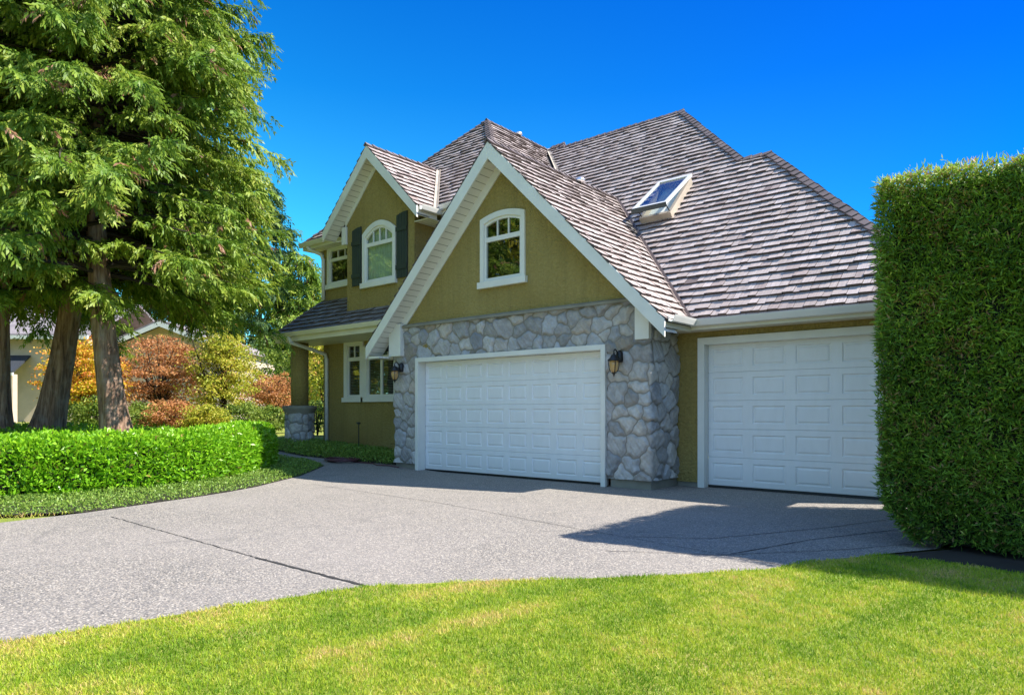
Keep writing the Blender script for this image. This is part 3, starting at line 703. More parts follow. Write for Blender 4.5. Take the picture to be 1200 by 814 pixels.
xm = [DW['x0'] + .145 + (DW['x1'] - DW['x0'] - .29) * k / 4 for k in (1, 2, 3)]
window(DW, 10.66, [(DW['x0'] + .14, DW['x1'] - .14, tr - .045, tr + .045)] + [(x - .012, x + .012, tr + .045, 5.82) for x in xm], back='reflection_sheet')
tr = 5.50
xm = [SW['x0'] + .145 + (SW['x1'] - SW['x0'] - .29) * k / 3 for k in (1, 2)]
window(SW, 11.35, [(SW['x0'] + .14, SW['x1'] - .14, tr - .045, tr + .045)] + [(x - .012, x + .012, tr + .045, 5.75) for x in xm])
tr = 2.69
window(LW1, 11.35, [(-15.36, -14.80, tr - .05, tr + .05), (-15.09, -15.065, tr + .05, 3.1)], blinds=(1.7, 3.1), trim=.14)
xm = [-14.46 + 1.56 * k / 6 for k in (1, 2, 3, 4, 5)]
window(LW2, 11.35, [(-14.5, -12.84, tr - .05, tr + .05), (-13.98, -13.90, 1.7, tr - .05), (-13.46, -13.38, 1.7, tr - .05)] + [(x - .012, x + .012, tr + .05, 3.03) for x in xm], blinds=(1.7, 2.95), trim=.16)
# shutters
def shutter(x0, x1, z0, zl, zr):
    y0, y1 = 10.615, 10.655; mb = MB(); n = 4
    for i in range(n):
        a = x0 + (x1 - x0) * i / n + .004; b = x0 + (x1 - x0) * (i + 1) / n - .004; za = zl + (zr - zl) * i / n; zb = zl + (zr - zl) * (i + 1) / n
        sag = .02 * math.sin(math.pi * (i + .5) / n)
        mb.prism([(a, y0, z0), (b, y0, z0), (b, y0, zb + sag), (a, y0, za + sag)], (0, y1 - y0, 0))
    o = mb.build('shutter', M['shutter'], H, bevel=.003)
    for zb_ in (z0 + .20, zl - .38): MB().box(x0, x1, y0 - .022, y0 - .001, zb_, zb_ + .10).build('batten', M['shutter'], o)
shutter(-14.21, -13.85, 4.44, 5.84, 5.90); shutter(-12.50, -12.12, 4.44, 5.92, 5.98)

# --- garage doors
def garage_door(x0, x1, z0, z1, y, cols, rows, fx0, fx1, fz1, fw=.09, yw=10.0):
    mb = MB(); cw = (x1 - x0) / cols; rh = (z1 - z0) / rows
    for j in range(rows):
        for i in range(cols):
            a, b = x0 + i * cw, x0 + (i + 1) * cw; c, d = z0 + j * rh, z0 + (j + 1) * rh
            c2, d2 = c + .004, d - .004; mx, mz = cw * .115, rh * .19
            rings = [(a, b, c, d, .012), (a, b, c2, d2, .003), (a, b, c2 + .004, d2 - .004, 0), (a + mx, b - mx, c + mz, d - mz, 0), (a + mx + .014, b - mx - .014, c + mz + .014, d - mz - .014, .016), (a + mx + .026, b - mx - .026, c + mz + .026, d - mz - .026, .016), (a + mx + .05, b - mx - .05, c + mz + .05, d - mz - .05, .003)]
            vs = []; fs = []
            for (p, q, r, s, dy) in rings: vs += [(p, y + dy, r), (q, y + dy, r), (q, y + dy, s), (p, y + dy, s)]
            for k in range(len(rings) - 1): fs += [(4 * k + t, 4 * k + (t + 1) % 4, 4 * k + 4 + (t + 1) % 4, 4 * k + 4 + t) for t in range(4)]
            k = 4 * (len(rings) - 1); fs.append((k, k + 1, k + 2, k + 3)); mb.add(vs, fs)
    o = mb.build('garage_door', M['door'], H)
    MB().box(x0 + .01, x1 - .01, y + .02, y + .05, z0 + .01, z1).build('door_core', M['door'], o)
    MB().box(x0, x1, y - .005, y + .03, z0 - .035, z0 - .001).build('bottom_seal', M['black'], o)
    f = MB()
    for (p, q) in ((fx0, fx0 + fw), (fx1 - fw, fx1)): f.box(p, q, yw - .05, yw + .01, 0.0, fz1)
    f.box(fx0 + fw, fx1 - fw, yw - .05, yw + .01, fz1 - fw, fz1)
    f.box(fx0 + fw - .03, fx0 + fw, yw + .011, y - .003, 0, fz1 - fw); f.box(fx1 - fw, fx1 - fw + .03, yw + .011, y - .003, 0, fz1 - fw); f.box(fx0 + fw, fx1 - fw, yw + .011, y - .003, fz1 - fw, fz1 - fw + .03)
    f.build('door_frame', M['trim'], o, bevel=.004)
    return o
garage_door(-10.96, -6.34, .04, 2.345, 10.13, 8, 5, -11.05, -6.25, 2.435, .09, 9.96)
garage_door(-4.90, -2.18, .04, 2.42, 11.05, 4, 5, -5.02, -2.06, 2.53, .12, 10.93)

# --- porch pillar
PX_, PY_ = -16.55, 10.62
pil = MB().lathe([(.235, 0), (.235, 1.72)], (PX_, PY_, 1.44), 28).build('porch_pillar', M['stucco'], H, True)
def mp_pil(u, z, h): a = u / .37; return (PX_ + (.37 + h * .7) * math.cos(a), PY_ + (.37 + h * .7) * math.sin(a), z)
stones('pillar_stone', (0, 2 * math.pi * .37), (.18, 1.36), mp_pil, lambda u, z: u > -9, pil, 9, .27)
MB().lathe([(.30, -.3), (.45, -.02), (.46, 0), (.46, .06), (.44, .075), (.25, .085)], (PX_, PY_, 1.36), 28).build('pillar_cap', M['concrete'], pil)
# --- skylight on the main slope, sash propped open
def sky_pt(x, s, h):  # s: run along slope measured in y, h above plane
    n = Vector((0, -1, 1)).normalized(); return Vector((x, s, s + MK)) + n * h
sx0, sx1, s0, s1 = -7.36, -6.62, 13.16, 14.14
mb = MB(); q = [(sx0, s0), (sx1, s0), (sx1, s1), (sx0, s1)]
inn = [(sx0 + .07, s0 + .05), (sx1 - .07, s0 + .05), (sx1 - .07, s1 - .05), (sx0 + .07, s1 - .05)]
vs = [sky_pt(x, s, h) for h in (0, .17) for lp in (q, inn) for x, s in lp]
fs = []
for i in range(4):
    j = (i + 1) % 4; fs += [(i, j, 8 + j, 8 + i), (4 + i, 12 + i, 12 + j, 4 + j), (8 + i, 8 + j, 12 + j, 12 + i)]
skl = mb.add(vs, fs).build('skylight', M['flash'], H)
MB().add([sky_pt(x, s, .05) for x, s in inn], [(0, 1, 2, 3)]).build('shaft', M['trim'], skl)
def sash_pt(x, s, h): return sky_pt(x, s, h + .19 + (s1 - s) / (s1 - s0) * .20)
oo = [(sx0 - .03, s0 - .06), (sx1 + .03, s0 - .06), (sx1 + .03, s1 + .02), (sx0 - .03, s1 + .02)]; ii = [(sx0 + .03, s0 + .0), (sx1 - .03, s0 + .0), (sx1 - .03, s1 - .04), (sx0 + .03, s1 - .04)]
vs = [sash_pt(x, s, h) for h in (0, .055) for lp in (oo, ii) for x, s in lp]
fs = []
for i in range(4):
    j = (i + 1) % 4; fs += [(i, j, 8 + j, 8 + i), (4 + i, 12 + i, 12 + j, 4 + j), (8 + i, 8 + j, 12 + j, 12 + i), (i, 4 + i, 4 + j, j)]
MB().add(vs, fs).build('sash', M['gutter'], skl)
MB().prism([sash_pt(x, s, .03) for x, s in ii], sash_pt(0, 13, .036) - sash_pt(0, 13, .03)).build('pane', M['glass'], skl)
MB().prism([sash_pt(sx0 - .04, s0 - .10, -.03), sash_pt(sx1 + .04, s0 - .10, -.03), sash_pt(sx1 + .04, s0 - .065, .06), sash_pt(sx0 - .04, s0 - .065, .06)], (0, .008, .008)).build('bottom_rail', M['shutter'], skl)
for x_ in (sx0 + .04, sx1 - .04): MB().tube([sky_pt(x_, s0 + .05, .15), sash_pt(x_, s0, .0)], .012).build('strut', M['black'], skl)
# --- roof vents
for (x, y, z) in ((BX + .06, 16.1, BZ + .02), (GX + .10, 12.5, GZ - .02)):
    MB().lathe([(.11, 0), (.11, .03), (.095, .06), (.05, .085), (.01, .095)], (x, y, z), 18).build('roof_vent', M['metalvent'], H, True)

# ------------------------------------------------------------------ wall lanterns
def lantern():
    o = thing('wall_lantern', (0, 0, 0), '', 'wall lamp')
    MB().lathe([(.055, -.10), (.07, -.06), (.07, .06), (.055, .10), (.02, .13)], (0, 0, 0), 12).build('backplate', M['black'], o, True, world=False).rotation_euler = (0, 0, 0)
    MB().tube([(0, -.04, .02), (0, -.10, .10), (0, -.17, .14), (0, -.21, .10), (0, -.21, .02)], .013, 8).tube([(0, -.05, -.05), (0, -.10, .0), (0, -.16, .03), (0, -.20, .01)], .009, 8).build('arm', M['black'], o, True, world=False)
    c = (0, -.21, -.02)
    MB().lathe([(.125, -.06), (.12, -.045), (.075, .0), (.06, .03), (.045, .05), (.02, .06), (.012, .10), (.004, .12)], c, 16).build('hood', M['black'], o, True, world=False)
    MB().lathe([(.085, -.065), (.09, -.14), (.075, -.22), (.045, -.275), (.02, -.29)], c, 16).build('glass_globe', M['amber'], o, True, world=False)
    cage = MB()
    for k in range(4):
        a = math.pi / 4 + k * math.pi / 2; cs, sn = math.cos(a), math.sin(a)
        cage.tube([(c[0] + r * cs, c[1] + r * sn, c[2] + z) for r, z in ((.098, -.06), (.102, -.14), (.086, -.225), (.052, -.285), (.02, -.30))], .007, 6)
    cage.lathe([(.05, -.285), (.03, -.30), (.012, -.34), (.003, -.37)], c, 10); cage.build('cage', M['black'], o, world=False)
    return o
def copy_tree(o):
    c = o.copy(); COL.objects.link(c)
    for ch in o.children:
        d = ch.copy(); COL.objects.link(d); d.parent = c
    return c
lan = lantern(); lan.scale = (.88, .88, .88); lan.location = (-5.97, 9.93, 2.20); lan['label'] = 'black wall lantern on the stone pier between the two garage doors'; lan['group'] = 'wall lanterns beside the double garage door'
l2 = copy_tree(lan); l2.location = (-11.52, 9.93, 2.24); l2['label'] = 'black wall lantern on the narrow stone pier beside the lower window'

# ------------------------------------------------------------------ hose and standpipe
hp = []
for i in range(150):
    a = i * .28; r = .26 + .05 * math.sin(i * .17) + .0006 * i; hp.append((-13.15 + r * math.cos(a) * 1.25, 9.55 + r * math.sin(a), gz(-13.1) + .02 + .0004 * i + .01 * math.sin(i)))
hp += [(-12.75, 9.75, .115), (-12.4, 9.85, .10), (-12.1, 9.72, .085), (-11.9, 9.88, .08), (-11.5, 9.84, .06)]
tag(MB().tube(hp, .013, 6).build('garden_hose', M['hose'], None, True), 'dark red garden hose lying in loose coils beside the house bed', 'hose')
sp = thing('standpipe', (-13.84, 10.55, .15), 'thin black standpipe rising from the ground cover below the lower window', 'standpipe')
MB().tube([(-13.84, 10.55, .1), (-13.84, 10.55, .98)], .012, 8).build('pipe', M['black'], sp)
MB().lathe([(.02, 0), (.045, .01), (.045, .04), (.02, .06)], (-13.84, 10.55, .96), 10).tube([(-13.90, 10.53, 1.0), (-13.76, 10.53, 1.0)], .014, 8).build('tap', M['black'], sp)

# ------------------------------------------------------------------ clipped cedar hedge on the right
hed = thing('cedar_hedge', (.9, 9.2, 0), 'tall clipped cedar hedge with square top beside the single garage door', 'hedge')
HX0, HX1, HY0, HY1, HZ = -1.53, 4.2, 7.38, 10.45, 3.53
def hn(a, b): return .022 * np.sin(a * 17 + b * 13) * np.sin(b * 19 - a * 5) + .04 * np.sin(a * 3.1 + b * 2.3) + .03 * np.sin(a * 5.7 - b * 4.1 + 1) + .02 * np.sin(a * 9.3 + b * 7.7 + 2)
def hprof(z): return np.where(z < .75, .42 * ((.75 - z) / .75) ** 1.6, 0) + .06 * np.clip((z - 3.2) / .3, 0, 1) ** 2
pts = []; nor = []
def addface(n, fn, nv):
    a, b = R.random(n), R.random(n); pts.append(fn(a, b)); nor.append(np.tile(nv, (n, 1)))
def f_front(xa, xb):
    def g(a, b):
        x = xa + (xb - xa) * a; z = .06 + (HZ - .06) * b; return np.stack([np.maximum(x, HX0 + hprof(z) * .9), HY0 + hn(x, z) + hprof(z) * .12, z], 1)
    return g
def f_end(a, b):
    y = HY0 + (HY1 - HY0) * a; z = .06 + (HZ - .06) * b; return np.stack([HX0 + hn(y, z) * .8 + hprof(z) * .9, np.maximum(y, HY0 + hprof(z) * .12), z], 1)
def f_top(a, b):
    x = HX0 + (HX1 - HX0) * a; y = HY0 + (HY1 - HY0) * b; return np.stack([x, y, HZ + hn(x, y) * .7], 1)
addface(52000, f_front(HX0, 0.0), (0, -1, 0)); addface(26000, f_front(0.0, HX1), (0, -1, 0)); addface(52000, f_end, (-1, 0, 0)); addface(42000, f_top, (0, 0, 1))
P = np.concatenate(pts); Nn = np.concatenate(nor); n = len(P)
clump = np.floor(P[:, 0] * 7) * 13.7 + np.floor(P[:, 1] * 7) * 7.3 + np.floor(P[:, 2] * 7) * 3.1; cr_ = np.modf(np.abs(np.sin(clump * 12.9898) * 43758.5453))[0]
P = P - Nn * (R.random((n, 1)) ** 1.3) * (.05 + .14 * cr_[:, None])
d = nrm(Nn * .75 + R.normal(size=(n, 3)) * .55 + np.array([0, 0, .15])); Q = leaves(P, d, rdir(n), R.uniform(.035, .10, n), R.uniform(.008, .018, n))
tone = .02 + .42 * R.random(n) + .12 * cr_ + .25 * (R.random(n) < .16) + .12 * np.sin(P[:, 0] * 2.3 + P[:, 2] * 3.1) * np.sin(P[:, 2] * 1.7 + 1)
tone = np.where(R.random(n) < .07, R.uniform(.92, .97, n), np.clip(tone, 0, .9))
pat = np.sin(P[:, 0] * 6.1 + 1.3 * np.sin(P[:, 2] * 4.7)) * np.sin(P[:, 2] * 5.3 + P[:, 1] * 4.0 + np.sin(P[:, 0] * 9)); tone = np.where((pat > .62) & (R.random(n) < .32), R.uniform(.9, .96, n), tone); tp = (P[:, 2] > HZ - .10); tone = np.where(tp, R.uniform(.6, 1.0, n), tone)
keep = (pat > -.72) | (R.random(n) < .55); Q, tone = Q[keep], tone[keep]
ns_ = 1500; sa = R.integers(0, n, ns_); sb = P[sa] + Nn[sa] * .01; sdv = nrm(Nn[sa] * .8 + R.normal(size=(ns_, 3)) * .35 + np.array([0, 0, .3])); sl_ = R.uniform(.06, .15, ns_) * np.where(Nn[sa][:, 2] > .5, 1.3, .8); SQ = []; ST = []
for q in range(7):
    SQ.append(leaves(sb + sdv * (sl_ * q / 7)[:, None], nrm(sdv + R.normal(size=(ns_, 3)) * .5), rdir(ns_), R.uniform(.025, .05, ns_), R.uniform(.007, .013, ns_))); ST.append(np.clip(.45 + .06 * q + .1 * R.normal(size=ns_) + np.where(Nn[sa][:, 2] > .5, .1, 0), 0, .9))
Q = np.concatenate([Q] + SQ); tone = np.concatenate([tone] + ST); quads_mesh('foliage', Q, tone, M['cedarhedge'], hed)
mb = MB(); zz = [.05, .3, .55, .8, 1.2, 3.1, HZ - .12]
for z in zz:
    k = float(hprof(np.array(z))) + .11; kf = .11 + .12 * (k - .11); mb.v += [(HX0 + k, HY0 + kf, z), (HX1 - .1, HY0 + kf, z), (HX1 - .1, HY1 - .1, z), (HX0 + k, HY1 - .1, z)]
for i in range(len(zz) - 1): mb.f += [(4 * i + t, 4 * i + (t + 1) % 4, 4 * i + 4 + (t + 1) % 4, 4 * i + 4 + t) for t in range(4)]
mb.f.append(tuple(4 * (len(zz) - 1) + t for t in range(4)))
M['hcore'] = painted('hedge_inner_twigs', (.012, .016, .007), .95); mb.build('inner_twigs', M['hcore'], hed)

# ------------------------------------------------------------------ laurel hedge on the left
lau = thing('laurel_hedge', (-12.2, 4.4, .05), 'low bright green laurel hedge curving along the driveway under the cedars', 'hedge')
LP = np.array([(-13.0, -3.5), (-12.5, -1.0), (-11.85, 1.2), (-11.55, 2.67), (-11.38, 3.5), (-11.38, 4.45), (-11.52, 5.39), (-12.03, 6.35), (-12.61, 7.1), (-13.15, 7.6), (-13.6, 7.95)])
def path_eval(t):
    k = np.clip(t * (len(LP) - 1), 0, len(LP) - 1.0001); i = k.astype(int); f = (k - i)[:, None]
    i0 = np.clip(i - 1, 0, len(LP) - 1); i3 = np.clip(i + 2, 0, len(LP) - 1); p0, p1, p2, p3 = LP[i0], LP[i], LP[i + 1], LP[i3]
    p = .5 * (2 * p1 + (p2 - p0) * f + (2 * p0 - 5 * p1 + 4 * p2 - p3) * f ** 2 + (3 * p1 - p0 - 3 * p2 + p3) * f ** 3)
    g = .5 * ((p2 - p0) + 2 * (2 * p0 - 5 * p1 + 4 * p2 - p3) * f + 3 * (3 * p1 - p0 - 3 * p2 + p3) * f ** 2); g /= np.linalg.norm(g, axis=1, keepdims=True)
    return p, g
_lt = np.linspace(0, math.pi, 600); _lx = np.sign(np.cos(_lt)) * np.abs(np.cos(_lt)) ** .38 * .56; _lz = np.abs(np.sin(_lt)) ** .38 * .9
_lc = np.concatenate([[0], np.cumsum(np.hypot(np.diff(_lx), np.diff(_lz)))]); _lc /= _lc[-1]
def laurel_surf(t, a, shrink=0):
    """a 0..1 from front foot over the top to the back foot"""
    p, g = path_eval(t); nr = np.stack([g[:, 1], -g[:, 0]], 1)   # towards driveway
    hw, hh = .56 - shrink, .86 - shrink
    en = np.clip((1 - t) / .06, 0, 1) ** .5; hw = hw * (.35 + .65 * en); 
    th = np.interp(a, _lc, _lt); cx = np.cos(th); cz = np.sin(th); ex = .38
    ox = np.sign(cx) * np.abs(cx) ** ex * hw; oz = np.abs(cz) ** ex * hh * (.8 + .2 * en)
    c = p - nr * .38
    bump = .035 * np.sin(t * 60 + a * 9) + .025 * np.sin(t * 117 - a * 17)
    P = np.stack([c[:, 0] + nr[:, 0] * ox, c[:, 1] + nr[:, 1] * ox, gza(c[:, 0]) + oz + bump], 1)
    nx = np.sign(cx) * np.abs(cx) ** 1.2; N3 = nrm(np.stack([nr[:, 0] * nx, nr[:, 1] * nx, np.abs(cz) ** 1.2 + .05], 1))
    return P, N3
n = 52000; t = .15 + .85 * R.random(n) ** .9; a = np.clip(R.random(n), 0.0, 1); P, N3 = laurel_surf(t, a)
P = P - N3 * (R.random((n, 1)) ** 1.6 * .16); P[:, :2] += R.normal(size=(n, 2)) * .015
d = nrm(N3 * .55 + R.normal(size=(n, 3)) * .55 + np.array([0, 0, .35])); Q = leaves(P, d, rdir(n), R.uniform(.06, .115, n), R.uniform(.026, .046, n), .1)
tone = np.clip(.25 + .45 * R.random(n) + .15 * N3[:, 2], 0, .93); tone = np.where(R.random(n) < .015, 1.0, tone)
quads_mesh('foliage', Q, tone, M['laurel'], lau)
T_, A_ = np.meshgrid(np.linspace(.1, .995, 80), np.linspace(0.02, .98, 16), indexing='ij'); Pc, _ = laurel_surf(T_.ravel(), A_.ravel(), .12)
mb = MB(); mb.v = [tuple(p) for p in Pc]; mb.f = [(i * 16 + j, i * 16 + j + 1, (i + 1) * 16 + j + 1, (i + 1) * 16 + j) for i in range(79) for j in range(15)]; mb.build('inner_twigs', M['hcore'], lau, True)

# ------------------------------------------------------------------ ground cover and grass
def cover(name, poly, n, hmax, label, inset, mat, lmin=.025, lmax=.05, hfun=None):
    xs = np.array([p[0] for p in poly]); ys = np.array([p[1] for p in poly])
    x = R.uniform(xs.min() - .05, xs.max() + .05, n * 3); y = R.uniform(ys.min() - .05, ys.max() + .05, n * 3); k = inpoly(x, y, poly); x, y = x[k][:n], y[k][:n]; m = len(x)
    dmin = np.full(m, 9.0)
    for i in range(len(poly)):
        ax, ay = poly[i]; bx, by = poly[(i + 1) % len(poly)]; L2 = (bx - ax) ** 2 + (by - ay) ** 2 + 1e-9; tt = np.clip(((x - ax) * (bx - ax) + (y - ay) * (by - ay)) / L2, 0, 1)
        dmin = np.minimum(dmin, np.hypot(x - ax - tt * (bx - ax), y - ay - tt * (by - ay)))
    top = hmax * np.clip(dmin / inset, 0.12, 1) ** .6 * (1 + .18 * np.sin(x * 7) * np.sin(y * 6))
    z = gza(x) + top * (1 - R.random(m) ** 2 * .9); P = np.stack([x, y, z], 1)
    d = nrm(R.normal(size=(m, 3)) * .8 + np.array([0, 0, .7])); Q = leaves(P, d, rdir(m), R.uniform(lmin, lmax, m), R.uniform(lmin * .5, lmax * .45, m))
    o = quads_mesh(name, Q, .15 + .7 * R.random(m), mat); tag(o, label, 'ground cover', kind='stuff'); return o
cover('ground_cover', COVER, 52000, .10, 'low clipped ground cover edging the driveway below the laurel hedge', .25, M['cover'])
cover('ground_cover.001', BED, 22000, .24, 'leafy ground cover in the bed against the house wall and pillar', .3, M['cover'], .03, .065)
cover('ground_cover.002', [(-15, 3.5), (-14.5, 6.5), (-16, 8.2), (-19, 8.8), (-24, 7), (-24, 3), (-18, 2)], 26000, .42, 'bright ground cover spreading around the cedar trunks behind the hedge', .5, M['laurel'], .06, .11)

def grass(n, xr, yr, poly, hmin, hmax, lab, name):
    x = R.uniform(*xr, n); y = R.uniform(*yr, n); dist = np.hypot(x, y); k = inpoly(x, y, poly) & (dist > 2.3) & (R.random(n) < np.clip((3.4 / dist) ** 1.2, 0, 1)); x, y = x[k], y[k]; m = len(x)
    pn = np.zeros(m); am = 0
    for q in range(26):
        fr = 3.4 * 1.15 ** q; th = R.random() * 6.28; aa = fr ** -.42; pn += aa * np.sin(x * fr * math.cos(th) + y * fr * math.sin(th) + R.random() * 6.28); am += aa * aa / 2
    pn = .5 + .26 * pn / math.sqrt(am)
    P = np.stack([x, y, gza(x) + .010 + np.zeros(m)], 1); d = nrm(np.stack([R.normal(0, .55, m), R.normal(0, .55, m), np.ones(m)], 1)); L = R.uniform(hmin, hmax, m); s = nrm(np.stack([R.normal(size=m), R.normal(size=m), np.zeros(m)], 1)); W = R.uniform(.0020, .0044, m) * (1 + .15 * np.hypot(x, y))
    Q = np.stack([P - s * W[:, None] / 2, P + s * W[:, None] / 2, P + d * L[:, None] + s * W[:, None] * .15, P + d * L[:, None] - s * W[:, None] * .15], 1)
    o = quads_mesh(name, Q, np.clip(-.06 + .78 * np.clip(pn, 0, 1.2) + .17 * R.normal(size=m) + .12 * (R.random(m) < .12), 0, 1), M['grass']); tag(o, lab, 'grass', kind='stuff')
LAWN_EDGE = []
for (a_, b_) in zip(LAWN, LAWN[1:] + LAWN[:1]):
    k_ = max(1, int(math.dist(a_, b_) / .05))
    for q in range(k_):
        f_ = q / k_; x_, y_ = a_[0] + (b_[0] - a_[0]) * f_, a_[1] + (b_[1] - a_[1]) * f_; e_ = .018 * math.sin(x_ * 9 + y_ * 4) + .014 * math.sin(x_ * 23 - y_ * 17) + random.uniform(-.014, .022); LAWN_EDGE.append((x_ - e_, y_ + e_))
grass(800000, (-5.2, 1.6), (.3, 7.0), LAWN_EDGE, .012, .032, 'mown green lawn with dry patches in front of the driveway', 'grass')
grass(9000, (-10.8, -9.5), (-1, 3.2), [(-9.76, 3.14), (-9.65, 2.24), (-9.6, -5), (-10.6, -5), (-10.24, 2.38)], .02, .05, 'dry strip of grass between the ground cover and the driveway', 'grass.001')

# ------------------------------------------------------------------ trees
def trunk_mesh(path, rads, parent, name='trunk', n=44, mat='bark', flare=1.5, ridge=.06, seed=0):
    mb = MB(); path = [Vector(p) for p in path]; fine = []; rr = []
    for i in range(len(path) - 1):
        for k in range(6): f = k / 6; fine.append(path[i].lerp(path[i + 1], f)); rr.append(rads[i] * (1 - f) + rads[i + 1] * f)
    fine.append(path[-1]); rr.append(rads[-1])
    for i, p in enumerate(fine):
        hgt = p.z - fine[0].z; fl = 1 + (flare - 1) * math.exp(-hgt / .45)
        for k in range(n):
            a = 2 * math.pi * k / n; rg = 1 + ridge * math.sin(a * 5 + seed + hgt * .25) + ridge * .6 * math.sin(a * 9 + seed * 2 - hgt * .4) + ridge * .45 * math.sin(a * 19 + seed * 3 + hgt * .7 + 1.2 * math.sin(hgt * 1.9)) + ridge * .25 * math.sin(a * 13 - hgt * 2.3) + (fl - 1) * (.8 + .4 * math.sin(a * 4 + seed))
            mb.v.append((p.x + rr[i] * rg * math.cos(a), p.y + rr[i] * rg * math.sin(a), p.z))
    for i in range(len(fine) - 1):
        for k in range(n): mb.f.append((i * n + k, i * n + (k + 1) % n, (i + 1) * n + (k + 1) % n, (i + 1) * n + k))
    return mb, mb.build(name, M[mat], parent, True)

def cedar(base, top, r0, label, zlow, hgt, rad, nb, spray=30, blades=11, bl=(.09, .17), seed=1, group=None, mat='cedar', gap=None, name='cedar_tree', sprayl=(.3, .62), cat='tree', lim=None):
    rg = np.random.default_rng(seed); o = thing(name, base, label, cat, group)
    b = Vector(base); tp = Vector(top)
    def axis(z):
        f = min(1.0, max(0.0, (z - b.z) / 5.5)); f = f * (1.6 - .6 * f); q = b + (tp - b) * f; return Vector((q.x, q.y, z))
    tpz = b.z + hgt
    trunk_mesh([b] + [axis(b.z + hgt * q) for q in (.06, .12, .2, .3, .6, 1)], [r0, r0 * .82, r0 * .74, r0 * .66, r0 * .56, r0 * .32, .03], o, seed=seed)
    limbs = MB(); C = []; D = []; S = []; L = []; T = []
    for i in range(nb):
        f = ((i + rg.random()) / nb) ** .85; z = zlow + (tpz - zlow) * f; az = rg.random() * 2 * math.pi
        ln = rad * (1 - f) ** .5 * rg.uniform(.72, 1.08) + .25
        if gap and any(abs((az - g0 + math.pi) % (2 * math.pi) - math.pi) < gw and zl < z < zh for g0, gw, zl, zh in gap): ln *= .35
        if lim and math.cos(az - lim[0]) > .05: ln = min(ln, (lim[1] + .12 * rg.normal()) / math.cos(az - lim[0]))
        p0 = np.array(axis(z)); dirv = np.array([math.cos(az), math.sin(az), 0]); sd = np.array([-math.sin(az), math.cos(az), 0])
        K = 7; rise = rg.uniform(.0, .18); droop = rg.uniform(.25, .5)
        pp = [p0 + dirv * ln * s + np.array([0, 0, ln * (rise * s - droop * s * s + .14 * s ** 4)]) + sd * .06 * ln * math.sin(s * 3 + i) for s in np.linspace(0, 1, K)]
        limbs.tube(pp[:-1], [max(.005, .045 * ln / 4 * (1 - s) + .004) for s in np.linspace(0, .9, K - 1)], 5, False)
        ns = max(4, int(spray * (ln / rad)))
        btone = rg.uniform(-.10, .14)
        for k in range(ns):
            s = rg.uniform(.22, 1.0) ** .8; j = min(int(s * (K - 1)), K - 2); ff = s * (K - 1) - j; c = pp[j] * (1 - ff) + pp[j + 1] * ff
            side = rg.choice([-1, 1]); out = nrm1(dirv * rg.uniform(.3, 1.0) + sd * side * rg.uniform(.2, 1.0) + np.array([0, 0, rg.uniform(-.9, .15)]))
            sl = rg.uniform(*sprayl) * (.65 + .5 * (1 - s * .4)); st = btone + rg.uniform(-.12, .16); brown = rg.random() < .04
            pv = nrm1(np.cross(out, rg.normal(size=3)))
            u = ((np.arange(blades) + .5) / blades)[:, None]; sg = np.where(np.arange(blades) % 2, 1, -1)[:, None]
            C.append(c + out * sl * u + np.array([0, 0, -.28 * sl]) * u * u)
            D.append(out * .75 + pv * sg * .65 + np.array([0, 0, -.35]) - np.array([0, 0, .3]) * u + rg.normal(size=(blades, 3)) * .18)
            S.append(pv + out * .3 + rg.normal(size=(blades, 3)) * .35); L.append(rg.uniform(*bl, blades))
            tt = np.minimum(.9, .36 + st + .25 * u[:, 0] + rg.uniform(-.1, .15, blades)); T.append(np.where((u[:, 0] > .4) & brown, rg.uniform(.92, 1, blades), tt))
    limbs.build('limb', M['twig'], o)
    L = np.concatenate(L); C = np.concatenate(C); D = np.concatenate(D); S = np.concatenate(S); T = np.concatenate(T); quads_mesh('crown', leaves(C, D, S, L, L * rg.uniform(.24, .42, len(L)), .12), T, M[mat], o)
    return o
def nrm1(v): return v / (np.linalg.norm(v) + 1e-9)
def cam_pt(px, depth, z=None):  # layout aid: bearing (pixels of the 1200 px photo) and depth to world x, y
    u = (px - 600) / 798; x = depth * (u * .76604 - .64279); y = depth * (u * .64279 + .76604); return (x, y, gz(x) if z is None else z)

grp = 'old cedars behind the laurel hedge'
c1 = cam_pt(142, 15.5); t1 = cam_pt(112, 15.6, c1[2] + 5)
cedar(c1, t1, .34, 'leaning cedar with grey ribbed trunk and knots nearest the house', 4.4, 17, 4.9, 560, 78, 18, (.075, .155), seed=5, group=grp, gap=[(math.radians(285), .5, 5.5, 8.2)], lim=(math.radians(40), 3.45))
c2 = cam_pt(50, 17.2); t2 = cam_pt(92, 17.4, c2[2] + 5)
cedar(c2, t2, .36, 'brown cedar trunk with sun flecks standing between two other cedars', 4.2, 17, 4.2, 360, 58, 15, (.08, .17), seed=8, group=grp)
c3 = cam_pt(-6, 16.6); t3 = cam_pt(-2, 16.6, c3[2] + 5)
cedar(c3, t3, .36, 'dark cedar trunk in shade at the end of the row, farthest from the house', 4.2, 16, 4.3, 360, 58, 15, (.08, .17), seed=12, group=grp)

